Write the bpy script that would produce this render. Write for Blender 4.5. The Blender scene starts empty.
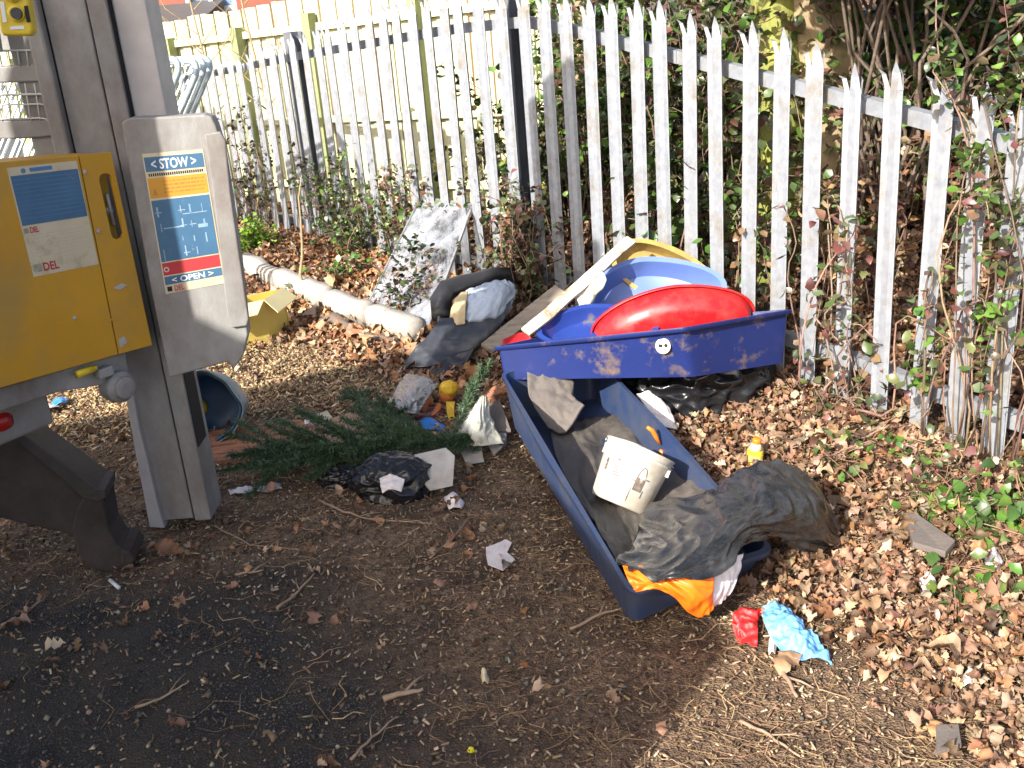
import bpy, bmesh, math, random
import numpy as np
from mathutils import Vector, Matrix, noise
random.seed(7); rng = np.random.default_rng(11)
SC = bpy.context.scene; COL = SC.collection
# ------------------------------------------------------------------ camera frame
FPX = 1000.0; TH = math.atan(.373); RO = math.radians(4.6); EYE = 1.6
Fv = np.array([0, math.cos(TH), -math.sin(TH)]); U0 = np.array([0, math.sin(TH), math.cos(TH)]); R0 = np.array([1., 0, 0])
Rv = R0*math.cos(RO) - U0*math.sin(RO); Uv = U0*math.cos(RO) + R0*math.sin(RO); Cc = np.array([0, 0, EYE])
def ray(x, y): return Fv + (x-512)/FPX*Rv - (y-384)/FPX*Uv
def G(x, y, z=0.0): d = ray(x, y); return Cc + d*((z-EYE)/d[2])        # survey: ground point seen at a pixel
def P(x, y, Y): d = ray(x, y); return Cc + d*(Y/d[1])                  # survey: point at distance Y
def proj(p):
    v = np.asarray(p) - Cc; w = v@Fv
    return 512 + FPX*(v@Rv)/w, 384 - FPX*(v@Uv)/w
cam = bpy.data.cameras.new('camera'); co = bpy.data.objects.new('camera', cam); COL.objects.link(co); SC.camera = co
cam.sensor_width = 36; cam.lens = 36*FPX/1024; cam.clip_start = .05; cam.clip_end = 500
M = Matrix(((Rv[0], Uv[0], -Fv[0], 0), (Rv[1], Uv[1], -Fv[1], 0), (Rv[2], Uv[2], -Fv[2], EYE), (0, 0, 0, 1)))
co.matrix_world = M
# ------------------------------------------------------------------ light
EL = math.radians(31); AX, AY = .62, .785
w = bpy.data.worlds.new('World'); SC.world = w; w.use_nodes = True
nt = w.node_tree; bg = nt.nodes['Background']; sky = nt.nodes.new('ShaderNodeTexSky'); sky.sky_type = 'NISHITA'
sky.sun_disc = False; sky.sun_elevation = EL; sky.dust_density = 3; sky.air_density = .8; sky.ozone_density = .3; sky.sun_rotation = math.atan2(-AX, -AY)
nt.links.new(sky.outputs[0], bg.inputs[0]); bg.inputs[1].default_value = .15
sl = bpy.data.lights.new('sun', 'SUN'); sl.energy = 5; sl.angle = math.radians(.6); sl.color = (1, .95, .87)
so = bpy.data.objects.new('sun', sl); COL.objects.link(so)
trav = Vector((AX*math.cos(EL), AY*math.cos(EL), -math.sin(EL)))
so.rotation_euler = trav.to_track_quat('-Z', 'Y').to_euler(); so.location = (-6, -8, 8)
SC.view_settings.view_transform = 'Standard'; SC.view_settings.look = 'None'; SC.view_settings.exposure = 1.0
SC.cycles.max_bounces = 6; SC.cycles.transparent_max_bounces = 12
# ------------------------------------------------------------------ materials
def mat(name, c1, c2=None, rough=.6, scale=8, metal=0, bump=0, bscale=None, dirt=None, dirt_amt=.5, dscale=3, detail=6,
        vcol=False, spec=.5, trans=0, alpha=1, coat=0, dsoft=.12, sheen=0, stretch=None):
    m = bpy.data.materials.new(name); m.use_nodes = True; n = m.node_tree.nodes; l = m.node_tree.links
    b = n['Principled BSDF']; b.inputs['Roughness'].default_value = rough; b.inputs['Metallic'].default_value = metal
    b.inputs['Specular IOR Level'].default_value = spec; b.inputs['Transmission Weight'].default_value = trans
    b.inputs['Alpha'].default_value = alpha; b.inputs['Coat Weight'].default_value = coat
    tc = n.new('ShaderNodeTexCoord'); src = tc.outputs['Object']
    if stretch:
        mp = n.new('ShaderNodeMapping'); mp.inputs['Scale'].default_value = stretch; l.new(src, mp.inputs[0]); src = mp.outputs[0]
    def nz(s, d=detail, r=.6):
        t = n.new('ShaderNodeTexNoise'); t.inputs['Scale'].default_value = s; t.inputs['Detail'].default_value = d
        t.inputs['Roughness'].default_value = r; l.new(src, t.inputs['Vector']); return t
    def mix(fac, a, bb, mode='MIX'):
        x = n.new('ShaderNodeMix'); x.data_type = 'RGBA'; x.blend_type = mode
        for v, i in ((fac, 0), (a, 6), (bb, 7)):
            if isinstance(v, (int, float)): x.inputs[i].default_value = v
            elif isinstance(v, tuple): x.inputs[i].default_value = (*v, 1)
            else: l.new(v, x.inputs[i])
        return x.outputs[2]
    def ramp(v, a, bb):
        r = n.new('ShaderNodeMapRange'); r.inputs[1].default_value = a; r.inputs[2].default_value = bb; l.new(v, r.inputs[0]); return r.outputs[0]
    if vcol:
        at = n.new('ShaderNodeAttribute'); at.attribute_name = 'Col'; c = at.outputs['Color']
        if c2: c = mix(ramp(nz(scale).outputs[0], .35, .65), c, mix(1.0, c, c2, 'MULTIPLY'))
    else:
        c = mix(ramp(nz(scale).outputs[0], .3, .7), c1, c2 or tuple(x*.8 for x in c1))
    if dirt:
        t = nz(dscale, 8, .68); th = .5 + (.5-dirt_amt)*.5
        f = ramp(t.outputs[0], th-dsoft*.5, th+dsoft*.5); c = mix(f, c, dirt)
        rr = n.new('ShaderNodeMapRange'); rr.inputs[3].default_value = rough; rr.inputs[4].default_value = max(rough, .8); l.new(f, rr.inputs[0])
        l.new(rr.outputs[0], b.inputs['Roughness'])
    l.new(c, b.inputs['Base Color'])
    if bump:
        bp = n.new('ShaderNodeBump'); bp.inputs['Strength'].default_value = min(1, bump); bp.inputs['Distance'].default_value = .01*max(1, bump)
        l.new(nz(bscale or scale*3, 8, .65).outputs[0], bp.inputs['Height']); l.new(bp.outputs[0], b.inputs['Normal'])
    return m
GALV = mat('galvanised steel', (.40, .42, .45), (.28, .30, .34), .48, 30, .35, .1, 60, dirt=(.24, .21, .16), dirt_amt=.26, dscale=7, dsoft=.2)
GALVD = mat('dull galvanised post', (.19, .20, .23), (.13, .14, .165), .6, 8, .3, .1)
STEEL = mat('weathered lorry steel', (.36, .355, .34), (.26, .255, .24), .6, 5, .1, .25, 40, dirt=(.16, .13, .11), dirt_amt=.42, dscale=4, dsoft=.35, stretch=(1, 1, .6))
STEELE = mat('steel edge', (.46, .43, .42), (.36, .34, .33), .5, 12, .2, .1)
RUST = mat('rusty dark steel', (.022, .017, .015), (.04, .028, .022), .75, 9, .1, .4, 40, dirt=(.07, .055, .047), dirt_amt=.35, dscale=5, dsoft=.3)
BLACK = mat('black gap', (.012, .012, .013), rough=.8)
RUBBER = mat('black rubber', (.018, .018, .02), (.03, .03, .032), .38, 10, bump=.3)
YEL = mat('yellow cabinet paint', (.54, .275, .010), (.46, .23, .009), .42, 3, bump=.06, bscale=30, dirt=(.33, .22, .06), dirt_amt=.3, dscale=3.3, dsoft=.3)
YELD = mat('yellow plastic', (.68, .5, .02), (.55, .4, .02), .45, 10)
CREAM = mat('cream label', (.58, .50, .34), (.50, .43, .29), .6, 12, dirt=(.33, .26, .16), dirt_amt=.22, dscale=14, dsoft=.2)
LBLUE = mat('label blue', (.05, .14, .245), (.04, .11, .2), .5, 14, dirt=(.3, .34, .36), dirt_amt=.12, dscale=22)
LORANGE = mat('label orange', (.56, .27, .025), (.48, .23, .02), .55, 14)
LRED = mat('label red', (.44, .03, .035), (.38, .03, .035), .55, 14)
LWHITE = mat('label white', (.72, .74, .72), (.62, .65, .66), .55, 30)
LGREY = mat('label faint print', (.22, .28, .33), (.3, .34, .36), .6, 60)
LFAINT = mat('scuffed pictogram', (.12, .27, .42), (.34, .42, .45), .6, 60)
LBROWN = mat('label brown print', (.30, .14, .03), (.45, .22, .03), .6, 60)
WIRE = mat('pale coated wire', (.62, .62, .56), (.48, .48, .43), .5, 20)
REDP = mat('red lamp lens', (.5, .02, .015), (.3, .01, .01), .25, 9)
BLU = mat('dark blue moulded plastic', (.016, .030, .15), (.012, .022, .11), .36, 5, bump=.06, bscale=60, dirt=(.15, .105, .07), dirt_amt=.27, dscale=8, dsoft=.13)
BLUC = mat('dusty dark blue plastic', (.016, .042, .13), (.022, .05, .13), .33, 4, bump=.06, bscale=60, dirt=(.07, .07, .075), dirt_amt=.36, dscale=6, dsoft=.5)
BLUEDGE = mat('scuffed blue rim', (.06, .10, .36), (.04, .07, .28), .4, 12, dirt=(.16, .14, .12), dirt_amt=.3, dscale=18)
LTBLUE = mat('light blue plastic', (.13, .21, .50), (.11, .17, .42), .4, 4, bump=.04, dirt=(.3, .28, .26), dirt_amt=.24, dscale=7)
MBLUE = mat('blue plastic', (.022, .05, .26), (.018, .04, .2), .33, 5, dirt=(.14, .12, .1), dirt_amt=.3, dscale=7)
RED = mat('red plastic', (.52, .014, .018), (.42, .011, .015), .34, 5, bump=.04, dirt=(.4, .05, .04), dirt_amt=.3, dscale=9, dsoft=.3)
YPL = mat('faded yellow plastic', (.68, .45, .11), (.52, .32, .07), .45, 9, dirt=(.34, .24, .1), dirt_amt=.48, dscale=11, dsoft=.3)
POT = mat('grey blue tub shell', (.25, .33, .36), (.19, .26, .29), .5, 7, dirt=(.16, .15, .13), dirt_amt=.3, dscale=7)
POTI = mat('deep blue tub inside', (.012, .07, .16), (.01, .05, .12), .45, 7)
BAG = mat('black polythene', (.009, .009, .010), (.016, .0155, .015), .17, 6, bump=.25, bscale=18, dirt=(.05, .05, .05), dirt_amt=.26, dscale=16, dsoft=.4, spec=.9)
BAG2 = mat('glossy black bin bag', (.01, .01, .012), (.016, .016, .018), .24, 6, bump=.15, bscale=14, spec=.45)
DUSTBAG = mat('dusty black sheeting', (.035, .033, .032), (.06, .055, .05), .42, 7, bump=.5, bscale=30, dirt=(.13, .11, .09), dirt_amt=.48, dscale=7, dsoft=.35)
ORANGE = mat('orange plastic film', (.95, .22, .015), (.85, .18, .012), .4, 9)
WFILM = mat('white plastic film', (.78, .74, .74), (.68, .62, .62), .4, 9, dirt=(.5, .38, .34), dirt_amt=.2, dscale=12)
WPL = mat('grubby white bucket plastic', (.54, .515, .465), (.45, .42, .37), .45, 7, bump=.05, dirt=(.36, .30, .21), dirt_amt=.34, dscale=15, dsoft=.25)
MUD = mat('dried mud', (.20, .12, .08), (.14, .08, .055), .9, 22, bump=.8)
WOOD = mat('weathered wood', (.36, .30, .23), (.26, .21, .16), .8, 6, bump=.4, bscale=30, dirt=(.16, .13, .1), dirt_amt=.35, dscale=9, stretch=(1, 1, 6))
WOODR = mat('reddish split timber', (.46, .19, .09), (.28, .11, .06), .75, 9, bump=.7, bscale=24, dirt=(.11, .065, .045), dirt_amt=.42, dscale=7, stretch=(1, 5, 4))
WOODL = mat('pale painted batten', (.62, .55, .43), (.42, .35, .26), .7, 14, bump=.4, dirt=(.22, .17, .12), dirt_amt=.4, dscale=11)
TIMB = mat('mossy pale timber', (.62, .60, .50), (.50, .48, .38), .85, 5, bump=.3, dirt=(.42, .44, .16), dirt_amt=.42, dscale=2.0, dsoft=.5, stretch=(6, 6, .7))
TIMBD = mat('green mossy post', (.30, .33, .15), (.22, .24, .12), .9, 8, bump=.4)
CONC = mat('pale concrete', (.44, .41, .37), (.33, .30, .26), .85, 9, bump=.5, bscale=60, dirt=(.30, .27, .23), dirt_amt=.34, dscale=6, dsoft=.2)
GREYB = mat('grey fibre board', (.14, .12, .105), (.10, .088, .078), .85, 9, bump=.5, dirt=(.17, .14, .12), dirt_amt=.4, dscale=9, dsoft=.3)
WBOARD = mat('off white board', (.50, .47, .43), (.44, .41, .37), .65, 9, bump=.1, dirt=(.32, .28, .24), dirt_amt=.33, dscale=11, dsoft=.3)
CARD = mat('brown cardboard', (.40, .25, .16), (.33, .2, .12), .85, 7, bump=.2, dirt=(.2, .12, .08), dirt_amt=.3)
YCARD = mat('yellow carton board', (.72, .56, .12), (.62, .48, .12), .7, 6, bump=.2, dirt=(.4, .3, .1), dirt_amt=.25, dscale=7)
YCARDP = mat('pale yellow carton flap', (.75, .66, .36), (.68, .6, .34), .7, 6)
CLOTH = mat('white cloth', (.6, .58, .5), (.48, .47, .38), .9, 14, bump=.6, dirt=(.36, .34, .22), dirt_amt=.3, dscale=16)
TISSUE = mat('white tissue', (.72, .66, .64), (.6, .54, .52), .9, 14, bump=.5, dirt=(.5, .32, .26), dirt_amt=.22, dscale=22)
FOIL = mat('silver foil film', (.46, .45, .43), (.34, .33, .32), .25, 9, .55, .6, 22)
DENIM = mat('pale blue fabric', (.46, .52, .60), (.34, .41, .50), .85, 12, bump=.6)
CREAMF = mat('cream fabric', (.60, .48, .27), (.52, .4, .22), .85, 12, bump=.5)
GLOVE = mat('blue nitrile', (.20, .46, .78), (.15, .38, .70), .4, 14, bump=.5, bscale=50)
REDF = mat('red film', (.6, .03, .03), (.6, .02, .02), .35, 14, bump=.5)
NEEDLE = mat('fir needles', (.03, .07, .045), None, .55, vcol=True)
LEAF = mat('leaf blade', (.2, .1, .05), (.72, .7, .66), .6, 60, vcol=True, spec=.4)
GLEAF = mat('green leaf blade', (.05, .1, .03), (.8, .85, .7), .38, 40, vcol=True, spec=.6)
CHIP = mat('wood chip', (.3, .2, .1), (.7, .68, .62), .8, 90, vcol=True)
STEM = mat('plant stem', (.3, .2, .1), (.7, .6, .6), .65, 30, vcol=True)
ROOTB = mat('grey root bark', (.20, .15, .11), (.12, .09, .07), .9, 12, bump=.8)
MOSS = mat('yellow green mossed bark', (.30, .31, .07), (.18, .20, .05), .95, 6, bump=1, bscale=14, dirt=(.16, .14, .06), dirt_amt=.36, dscale=5, stretch=(1, 1, .4))
BARK = mat('mossy bark', (.40, .31, .18), (.27, .2, .12), .95, 9, bump=1, bscale=18, dirt=(.26, .28, .08), dirt_amt=.25, dscale=2.6, dsoft=.25)
BRICK = mat('red brickwork', (.28, .09, .06), (.22, .075, .055), .85, 9)
ROOF = mat('dark roof felt', (.09, .085, .085), rough=.8)
SKIN1 = mat('orange doll plastic', (.70, .22, .07), (.62, .19, .06), .45, 9)
HAIRY = mat('yellow doll hair', (.80, .50, .03), (.7, .42, .02), .5, 30, bump=.4)
MAROON = mat('maroon plastic', (.14, .012, .03), rough=.4)
CYAN = mat('bright blue plastic', (.04, .24, .66), rough=.35)
JUICE = mat('yellow juice', (.75, .6, .04), (.68, .5, .04), .2, 9)
CLEARP = mat('clear bottle plastic', (.75, .74, .66), (.6, .6, .5), .15, 9, alpha=.7)
# ------------------------------------------------------------------ mesh tools
class MB:
    def __init__(s): s.v = []; s.f = []; s.m = []
    def add(s, vs, fs, mi=0):
        b = len(s.v); s.v += [tuple(map(float, q)) for q in vs]; s.f += [tuple(b+i for i in q) for q in fs]; s.m += [mi]*len(fs); return s
    def hexa(s, a, b, mi=0):                         # two matching quads
        s.add(list(a)+list(b), [(3, 2, 1, 0), (4, 5, 6, 7), (0, 1, 5, 4), (1, 2, 6, 5), (2, 3, 7, 6), (3, 0, 4, 7)], mi); return s
    def box(s, c, sx, sy, sz, X=(1, 0, 0), Y=(0, 1, 0), Z=None, mi=0):   # c = centre
        c = np.array(c); X = unit(X)*sx/2; Y = unit(Y)*sy/2; Z = (np.cross(unit(X), unit(Y)) if Z is None else unit(Z))*sz/2
        q = [(-1, -1), (1, -1), (1, 1), (-1, 1)]
        return s.hexa([c+X*i+Y*j-Z for i, j in q], [c+X*i+Y*j+Z for i, j in q], mi)
    def bar(s, p, q, wd, dp, up=(0, 0, 1), mi=0):
        p = np.array(p, float); q = np.array(q, float); d = unit(q-p); a = unit(np.cross(d, up)); b = np.cross(a, d)
        k = [(-1, -1), (1, -1), (1, 1), (-1, 1)]
        return s.hexa([p+a*i*wd/2+b*j*dp/2 for i, j in k], [q+a*i*wd/2+b*j*dp/2 for i, j in k], mi)
    def tube(s, pts, r, n=8, mi=0, cap=True):
        pts = [np.array(p, float) for p in pts]; N = len(pts); rs = r if hasattr(r, '__len__') else [r]*N
        b = len(s.v); prev = None
        for i, p in enumerate(pts):
            d = unit(pts[min(i+1, N-1)]-pts[max(i-1, 0)])
            if prev is None: a = unit(np.cross(d, (0, 0, 1) if abs(d[2]) < .9 else (1, 0, 0)))
            else: a = unit(prev - d*(prev@d))
            prev = a; c = np.cross(d, a)
            for k in range(n):
                t = 2*math.pi*k/n; s.v.append(tuple(p+(a*math.cos(t)+c*math.sin(t))*rs[i]))
        for i in range(N-1):
            for k in range(n):
                s.f.append((b+i*n+k, b+i*n+(k+1) % n, b+(i+1)*n+(k+1) % n, b+(i+1)*n+k)); s.m.append(mi)
        if cap:
            s.f.append(tuple(b+k for k in range(n))[::-1]); s.f.append(tuple(b+(N-1)*n+k for k in range(n))); s.m += [mi, mi]
        return s
    def lathe(s, c, ax, prof, n=32, mi=0, sq=1.0, ref=None):      # prof: (radius, height) along ax
        c = np.array(c, float); ax = unit(ax); a = unit(np.cross(ax, (0, 1, 0) if ref is None else ref)); bb = np.cross(ax, a); b = len(s.v)
        for r, h in prof:
            for k in range(n):
                t = 2*math.pi*k/n; s.v.append(tuple(c+ax*h+(a*math.cos(t)+bb*math.sin(t)*sq)*r))
        for i in range(len(prof)-1):
            for k in range(n): s.f.append((b+i*n+k, b+i*n+(k+1) % n, b+(i+1)*n+(k+1) % n, b+(i+1)*n+k)); s.m.append(mi)
        s.f.append(tuple(b+k for k in range(n))[::-1]); s.f.append(tuple(b+(len(prof)-1)*n+k for k in range(n))); s.m += [mi, mi]
        return s
    def prism(s, poly, ext, mi=0):
        n = len(poly); poly = [np.array(p, float) for p in poly]; ext = np.array(ext, float)
        s.add(poly+[p+ext for p in poly], [tuple(range(n)), tuple(range(2*n-1, n-1, -1))]+[(i, n+i, n+(i+1) % n, (i+1) % n) for i in range(n)], mi); return s
def unit(v): v = np.array(v, float); n = math.sqrt(v@v); return v/n if n else v
def sheet(ctrl, nu=40, nv=30, amp=0, freq=6, seed=0, th=.004, ridge=True, amp2=0, hem=0, mi=0, lump=None, fold=None):
    """smooth sheet through a grid of control points, wrinkled, with real thickness"""
    ctrl = np.array(ctrl, float); a, b = ctrl.shape[:2]
    def cr(p, t):
        n = len(p)-1; x = t*n; i = min(int(x), n-1); f = x-i
        g = lambda k: p[min(max(k, 0), n)]
        p0, p1, p2, p3 = (2*p[0]-p[1] if i == 0 else g(i-1)), g(i), g(i+1), (2*p[n]-p[n-1] if i+2 > n else g(i+2))
        return .5*((2*p1)+(-p0+p2)*f+(2*p0-5*p1+4*p2-p3)*f*f+(-p0+3*p1-3*p2+p3)*f**3)
    rows = [[cr(ctrl[i], v/(nv-1)) for v in range(nv)] for i in range(a)]
    pts = np.array([[cr(np.array([rows[i][v] for i in range(a)]), u/(nu-1)) for v in range(nv)] for u in range(nu)])
    du = np.gradient(pts, axis=0); dv = np.gradient(pts, axis=1); nrm = np.cross(du, dv); nrm /= (np.linalg.norm(nrm, axis=2, keepdims=True)+1e-9)
    if nrm[..., 2].mean() < 0: nrm = -nrm
    if amp or amp2:
        for i in range(nu):
            for j in range(nv):
                q = Vector(pts[i, j])*freq + Vector((seed*3.7, seed*1.3, seed*.7))
                if fold: q = Vector((i/nu*fold[0]+seed, j/nv*fold[1]+.35*math.sin(i/nu*5+seed)*fold[1]*.3, seed*2.1))
                n1 = noise.noise(q); n2 = noise.noise(q*2.3+Vector((5, 5, 5))); n3 = noise.noise(q*5.1)
                if fold: n3 *= .4; n2 *= .8
                h = (1-abs(n1)*2.2)+.5*(1-abs(n2)*2.2)-.9+.25*n3 if ridge else n1+.5*n2+.25*n3
                pts[i, j] += nrm[i, j]*h*amp
                if amp2: pts[i, j] += np.array(noise.noise_vector(q*.7))*amp2
    m = MB(); top = (pts+nrm*th/2).reshape(-1, 3); bot = (pts-nrm*th/2).reshape(-1, 3); N = nu*nv; f = []
    ix = lambda i, j: i*nv+j
    for i in range(nu-1):
        for j in range(nv-1):
            f.append((ix(i, j), ix(i+1, j), ix(i+1, j+1), ix(i, j+1))); f.append((N+ix(i, j), N+ix(i, j+1), N+ix(i+1, j+1), N+ix(i+1, j)))
    for i in range(nu-1):
        f.append((ix(i, 0), N+ix(i, 0), N+ix(i+1, 0), ix(i+1, 0))); f.append((ix(i, nv-1), ix(i+1, nv-1), N+ix(i+1, nv-1), N+ix(i, nv-1)))
    for j in range(nv-1):
        f.append((ix(0, j), ix(0, j+1), N+ix(0, j+1), N+ix(0, j))); f.append((ix(nu-1, j), N+ix(nu-1, j), N+ix(nu-1, j+1), ix(nu-1, j+1)))
    m.add(list(top)+list(bot), f, mi); return m
def lumpy(c, rx, ry, rz, amp=.2, freq=5, seed=0, n=4, floor=None, ridge=True, vor=0):
    bm = bmesh.new(); bmesh.ops.create_icosphere(bm, subdivisions=n, radius=1); m = MB(); c = np.array(c)
    vs = []
    for v in bm.verts:
        q = v.co*1.0; h = noise.noise(q*freq*.4+Vector((seed, seed, 3))); h2 = noise.noise(q*freq+Vector((seed, 2, seed)))
        k = 1+amp*(h+((.5-abs(h2)*2) if ridge else h2)*.8)
        if vor:
            for o_, w_ in ((1, 1), (2.3, .45)):
                dd = noise.voronoi(q*vor*o_+Vector((seed, 1, 2)))[0]; k -= amp*w_*(min(.5, dd[1]-dd[0])*1.6-.35)
        p = c+np.array((q.x*rx, q.y*ry, q.z*rz))*k
        if floor is not None: p[2] = max(p[2], floor+.01*h2)
        vs.append(p)
    m.add(vs, [tuple(x.index for x in f.verts) for f in bm.faces]); bm.free(); return m
def root_loc(o):
    while o.parent: o = o.parent
    return np.array(o.location)
def thing(name, label, cat, loc, group=None):
    o = bpy.data.objects.new(name, None); COL.objects.link(o); o.location = tuple(loc); o.empty_display_size = .1
    o['label'] = label; o['category'] = cat
    if group: o['group'] = group
    return o
def obj(name, mb, mats, parent=None, smooth=False, bevel=0, label=None, fix=True, sub=0, seg=2):
    me = bpy.data.meshes.new(name); loc = root_loc(parent) if parent else np.array([0, 0, 0.])
    V = np.array(mb.v)
    if not parent:
        loc = np.array([(V[:, 0].min()+V[:, 0].max())/2, (V[:, 1].min()+V[:, 1].max())/2, V[:, 2].min()])
    me.from_pydata([tuple(q) for q in V-loc], [], mb.f)
    mats = mats if isinstance(mats, (list, tuple)) else [mats]
    for m in mats: me.materials.append(m)
    me.polygons.foreach_set('material_index', mb.m)
    if fix:
        bm = bmesh.new(); bm.from_mesh(me); bmesh.ops.recalc_face_normals(bm, faces=bm.faces); bm.to_mesh(me); bm.free()
    if smooth: me.polygons.foreach_set('use_smooth', [True]*len(me.polygons))
    o = bpy.data.objects.new(name, me); COL.objects.link(o)
    if parent: o.parent = parent
    else: o.location = tuple(loc)
    if bevel:
        b = o.modifiers.new('bevel', 'BEVEL'); b.width = bevel; b.segments = seg; b.limit_method = 'ANGLE'; b.angle_limit = math.radians(40)
    if sub: s = o.modifiers.new('sub', 'SUBSURF'); s.levels = sub; s.render_levels = sub
    if label: o['label'] = label
    return o
def single(name, label, cat, mb, mats, group=None, **k):
    o = obj(name, mb, mats, None, **k); o['label'] = label; o['category'] = cat
    if group: o['group'] = group
    return o
def cloud(name, tv, tf, pos, rot, scl, col, material, parent=None, kind=None, smooth=False):
    """many small blades in one mesh. tv list of template vertex arrays (k,3); col (N,3)"""
    N = len(pos); T = len(tv); pick = rng.integers(0, T, N); tv = np.array(tv)
    V = tv[pick]*np.asarray(scl).reshape(N, 1, -1); V = np.einsum('nij,nkj->nki', rot, V)+np.asarray(pos)[:, None, :]
    k = tv.shape[1]; V = V.reshape(-1, 3); loc = root_loc(parent) if parent else np.zeros(3); V = V-loc
    F = (np.array(tf)[None]+(np.arange(N)*k)[:, None, None]); nf = F.shape[1]*N; s = F.shape[2]; F = F.reshape(-1)
    me = bpy.data.meshes.new(name); me.vertices.add(len(V)); me.vertices.foreach_set('co', V.reshape(-1).astype(np.float32))
    me.loops.add(len(F)); me.loops.foreach_set('vertex_index', F.astype(np.int32))
    me.polygons.add(nf); me.polygons.foreach_set('loop_start', np.arange(0, nf*s, s, dtype=np.int32)); me.polygons.foreach_set('loop_total', np.full(nf, s, dtype=np.int32))
    me.update(calc_edges=True); me.materials.append(material)
    ca = me.color_attributes.new('Col', 'FLOAT_COLOR', 'POINT'); c4 = np.ones((N, k, 4), np.float32); c4[:, :, :3] = np.asarray(col)[:, None, :]
    ca.data.foreach_set('color', c4.reshape(-1))
    if smooth: me.polygons.foreach_set('use_smooth', [True]*nf)
    o = bpy.data.objects.new(name, me); COL.objects.link(o)
    if parent: o.parent = parent
    if kind: o['kind'] = kind
    return o
def rots(N, tilt=.4, az=None, fullz=True, spin=None):
    """blade x axis along azimuth, tilted from horizontal"""
    a = rng.uniform(0, 2*math.pi, N) if az is None else az; p = rng.normal(0, tilt, N); r = rng.normal(0, tilt, N)
    ca, sa, cp, sp, cr, sr = np.cos(a), np.sin(a), np.cos(p), np.sin(p), np.cos(r), np.sin(r); z = np.zeros(N); o = np.ones(N)
    A = np.array([[ca, -sa, z], [sa, ca, z], [z, z, o]]).transpose(2, 0, 1); B = np.array([[cp, z, sp], [z, o, z], [-sp, z, cp]]).transpose(2, 0, 1)
    C = np.array([[o, z, z], [z, cr, -sr], [z, sr, cr]]).transpose(2, 0, 1)
    return A@B@C
def randrot(N):
    q = rng.normal(size=(N, 4)); q /= np.linalg.norm(q, axis=1, keepdims=True); w, x, y, z = q.T
    return np.array([[1-2*(y*y+z*z), 2*(x*y-z*w), 2*(x*z+y*w)], [2*(x*y+z*w), 1-2*(x*x+z*z), 2*(y*z-x*w)], [2*(x*z-y*w), 2*(y*z+x*w), 1-2*(x*x+y*y)]]).transpose(2, 0, 1)
def pal(cols, N, jit=.18):
    cols = np.array(cols); c = cols[rng.integers(0, len(cols), N)]; return np.clip(c*rng.normal(1, jit, (N, 1))*rng.normal(1, .05, (N, 3)), .005, .9)
def blade(widths, curl=.2, fold=.15, twist=0, seed=0):
    r = random.Random(seed); n = len(widths); v = []
    for i, wd in enumerate(widths):
        x = i/(n-1)-.5; z = curl*(x*x-.25)+r.uniform(-.03, .03); l, q = wd*r.uniform(.8, 1.15), wd*r.uniform(.8, 1.15)
        v += [(x, -l, z+fold*l+r.uniform(-.04, .04)), (x, 0, z), (x, q, z+fold*q+r.uniform(-.04, .04))]
    f = []
    for i in range(n-1): b = i*3; f += [(b, b+3, b+4, b+1), (b+1, b+4, b+5, b+2)]
    return v, f
OAK = [blade([.02, .10, .26, .13, .36, .18, .40, .2, .26, .04], c, fo, seed=i)[0] for i, (c, fo) in enumerate([(.5, .3), (-.6, .2), (.9, .6), (-.3, -.4), (1.3, .2), (.2, .9), (-1.0, .5)])]
OAK += [blade([.03, .2, .34, .3, .38, .33, .36, .27, .2, .02], cu, fo, seed=40+i)[0] for i, (cu, fo) in enumerate([(1.4, .8), (-1.1, .9), (.7, -.8), (2.0, .3), (-1.6, -.5)])]
for _k in range(len(OAK)):
    _r = random.Random(_k); OAK[_k] = [(x, y*_r.uniform(.75, 1.15), z+.10*math.sin(x*9+_k)*(1+y)+_r.uniform(-.05, .05)) for x, y, z in OAK[_k]]
OAKF = blade([.02, .10, .26, .13, .36, .18, .40, .2, .26, .04])[1]
OVAL = [blade([.02, .26, .36, .30, .04], c, fo, seed=9+i)[0] for i, (c, fo) in enumerate([(.3, .3), (-.3, .2), (.6, .1), (-.5, .4)])]
OVALF = blade([.02, .26, .36, .30, .04])[1]
BOXT = [[(-.5, -.5, -.5), (.5, -.35, -.5), (.5, .5, -.5), (-.5, .4, -.5), (-.45, -.4, .5), (.4, -.5, .5), (.5, .35, .5), (-.5, .5, .4)],
        [(-.5, -.3, -.5), (.5, -.5, -.5), (.35, .5, -.5), (-.3, .4, -.5), (-.5, -.3, .3), (.3, -.3, .5), (.3, .35, .5), (-.3, .3, .5)]]
BOXF = [(3, 2, 1, 0), (4, 5, 6, 7), (0, 1, 5, 4), (1, 2, 6, 5), (2, 3, 7, 6), (3, 0, 4, 7)]
# ------------------------------------------------------------------ terrain
FP = np.array([(3.2, .3), (2.3, 1.75), (1.53, 3.05), (1.24, 3.75), (.86, 4.42), (.42, 5.0), (-.05, 5.55), (-.75, 6.55), (-1.65, 7.7), (-2.2, 8.35), (-3.4, 9.6), (-5, 11.2)])
def sf(x, y):
    """signed distance to the fence line, positive behind it"""
    x = np.asarray(x, float); y = np.asarray(y, float); best = np.full(x.shape, 1e9); sg = np.ones(x.shape)
    for a, b in zip(FP[:-1], FP[1:]):
        d = b-a; L = d@d; t = np.clip(((x-a[0])*d[0]+(y-a[1])*d[1])/L, 0, 1); dx = x-a[0]-t*d[0]; dy = y-a[1]-t*d[1]; q = np.hypot(dx, dy)
        c = d[0]*(y-a[1])-d[1]*(x-a[0]); u = q < best; best = np.where(u, q, best); sg = np.where(u, np.where(c < 0, 1, -1), sg)
    return best*sg
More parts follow.
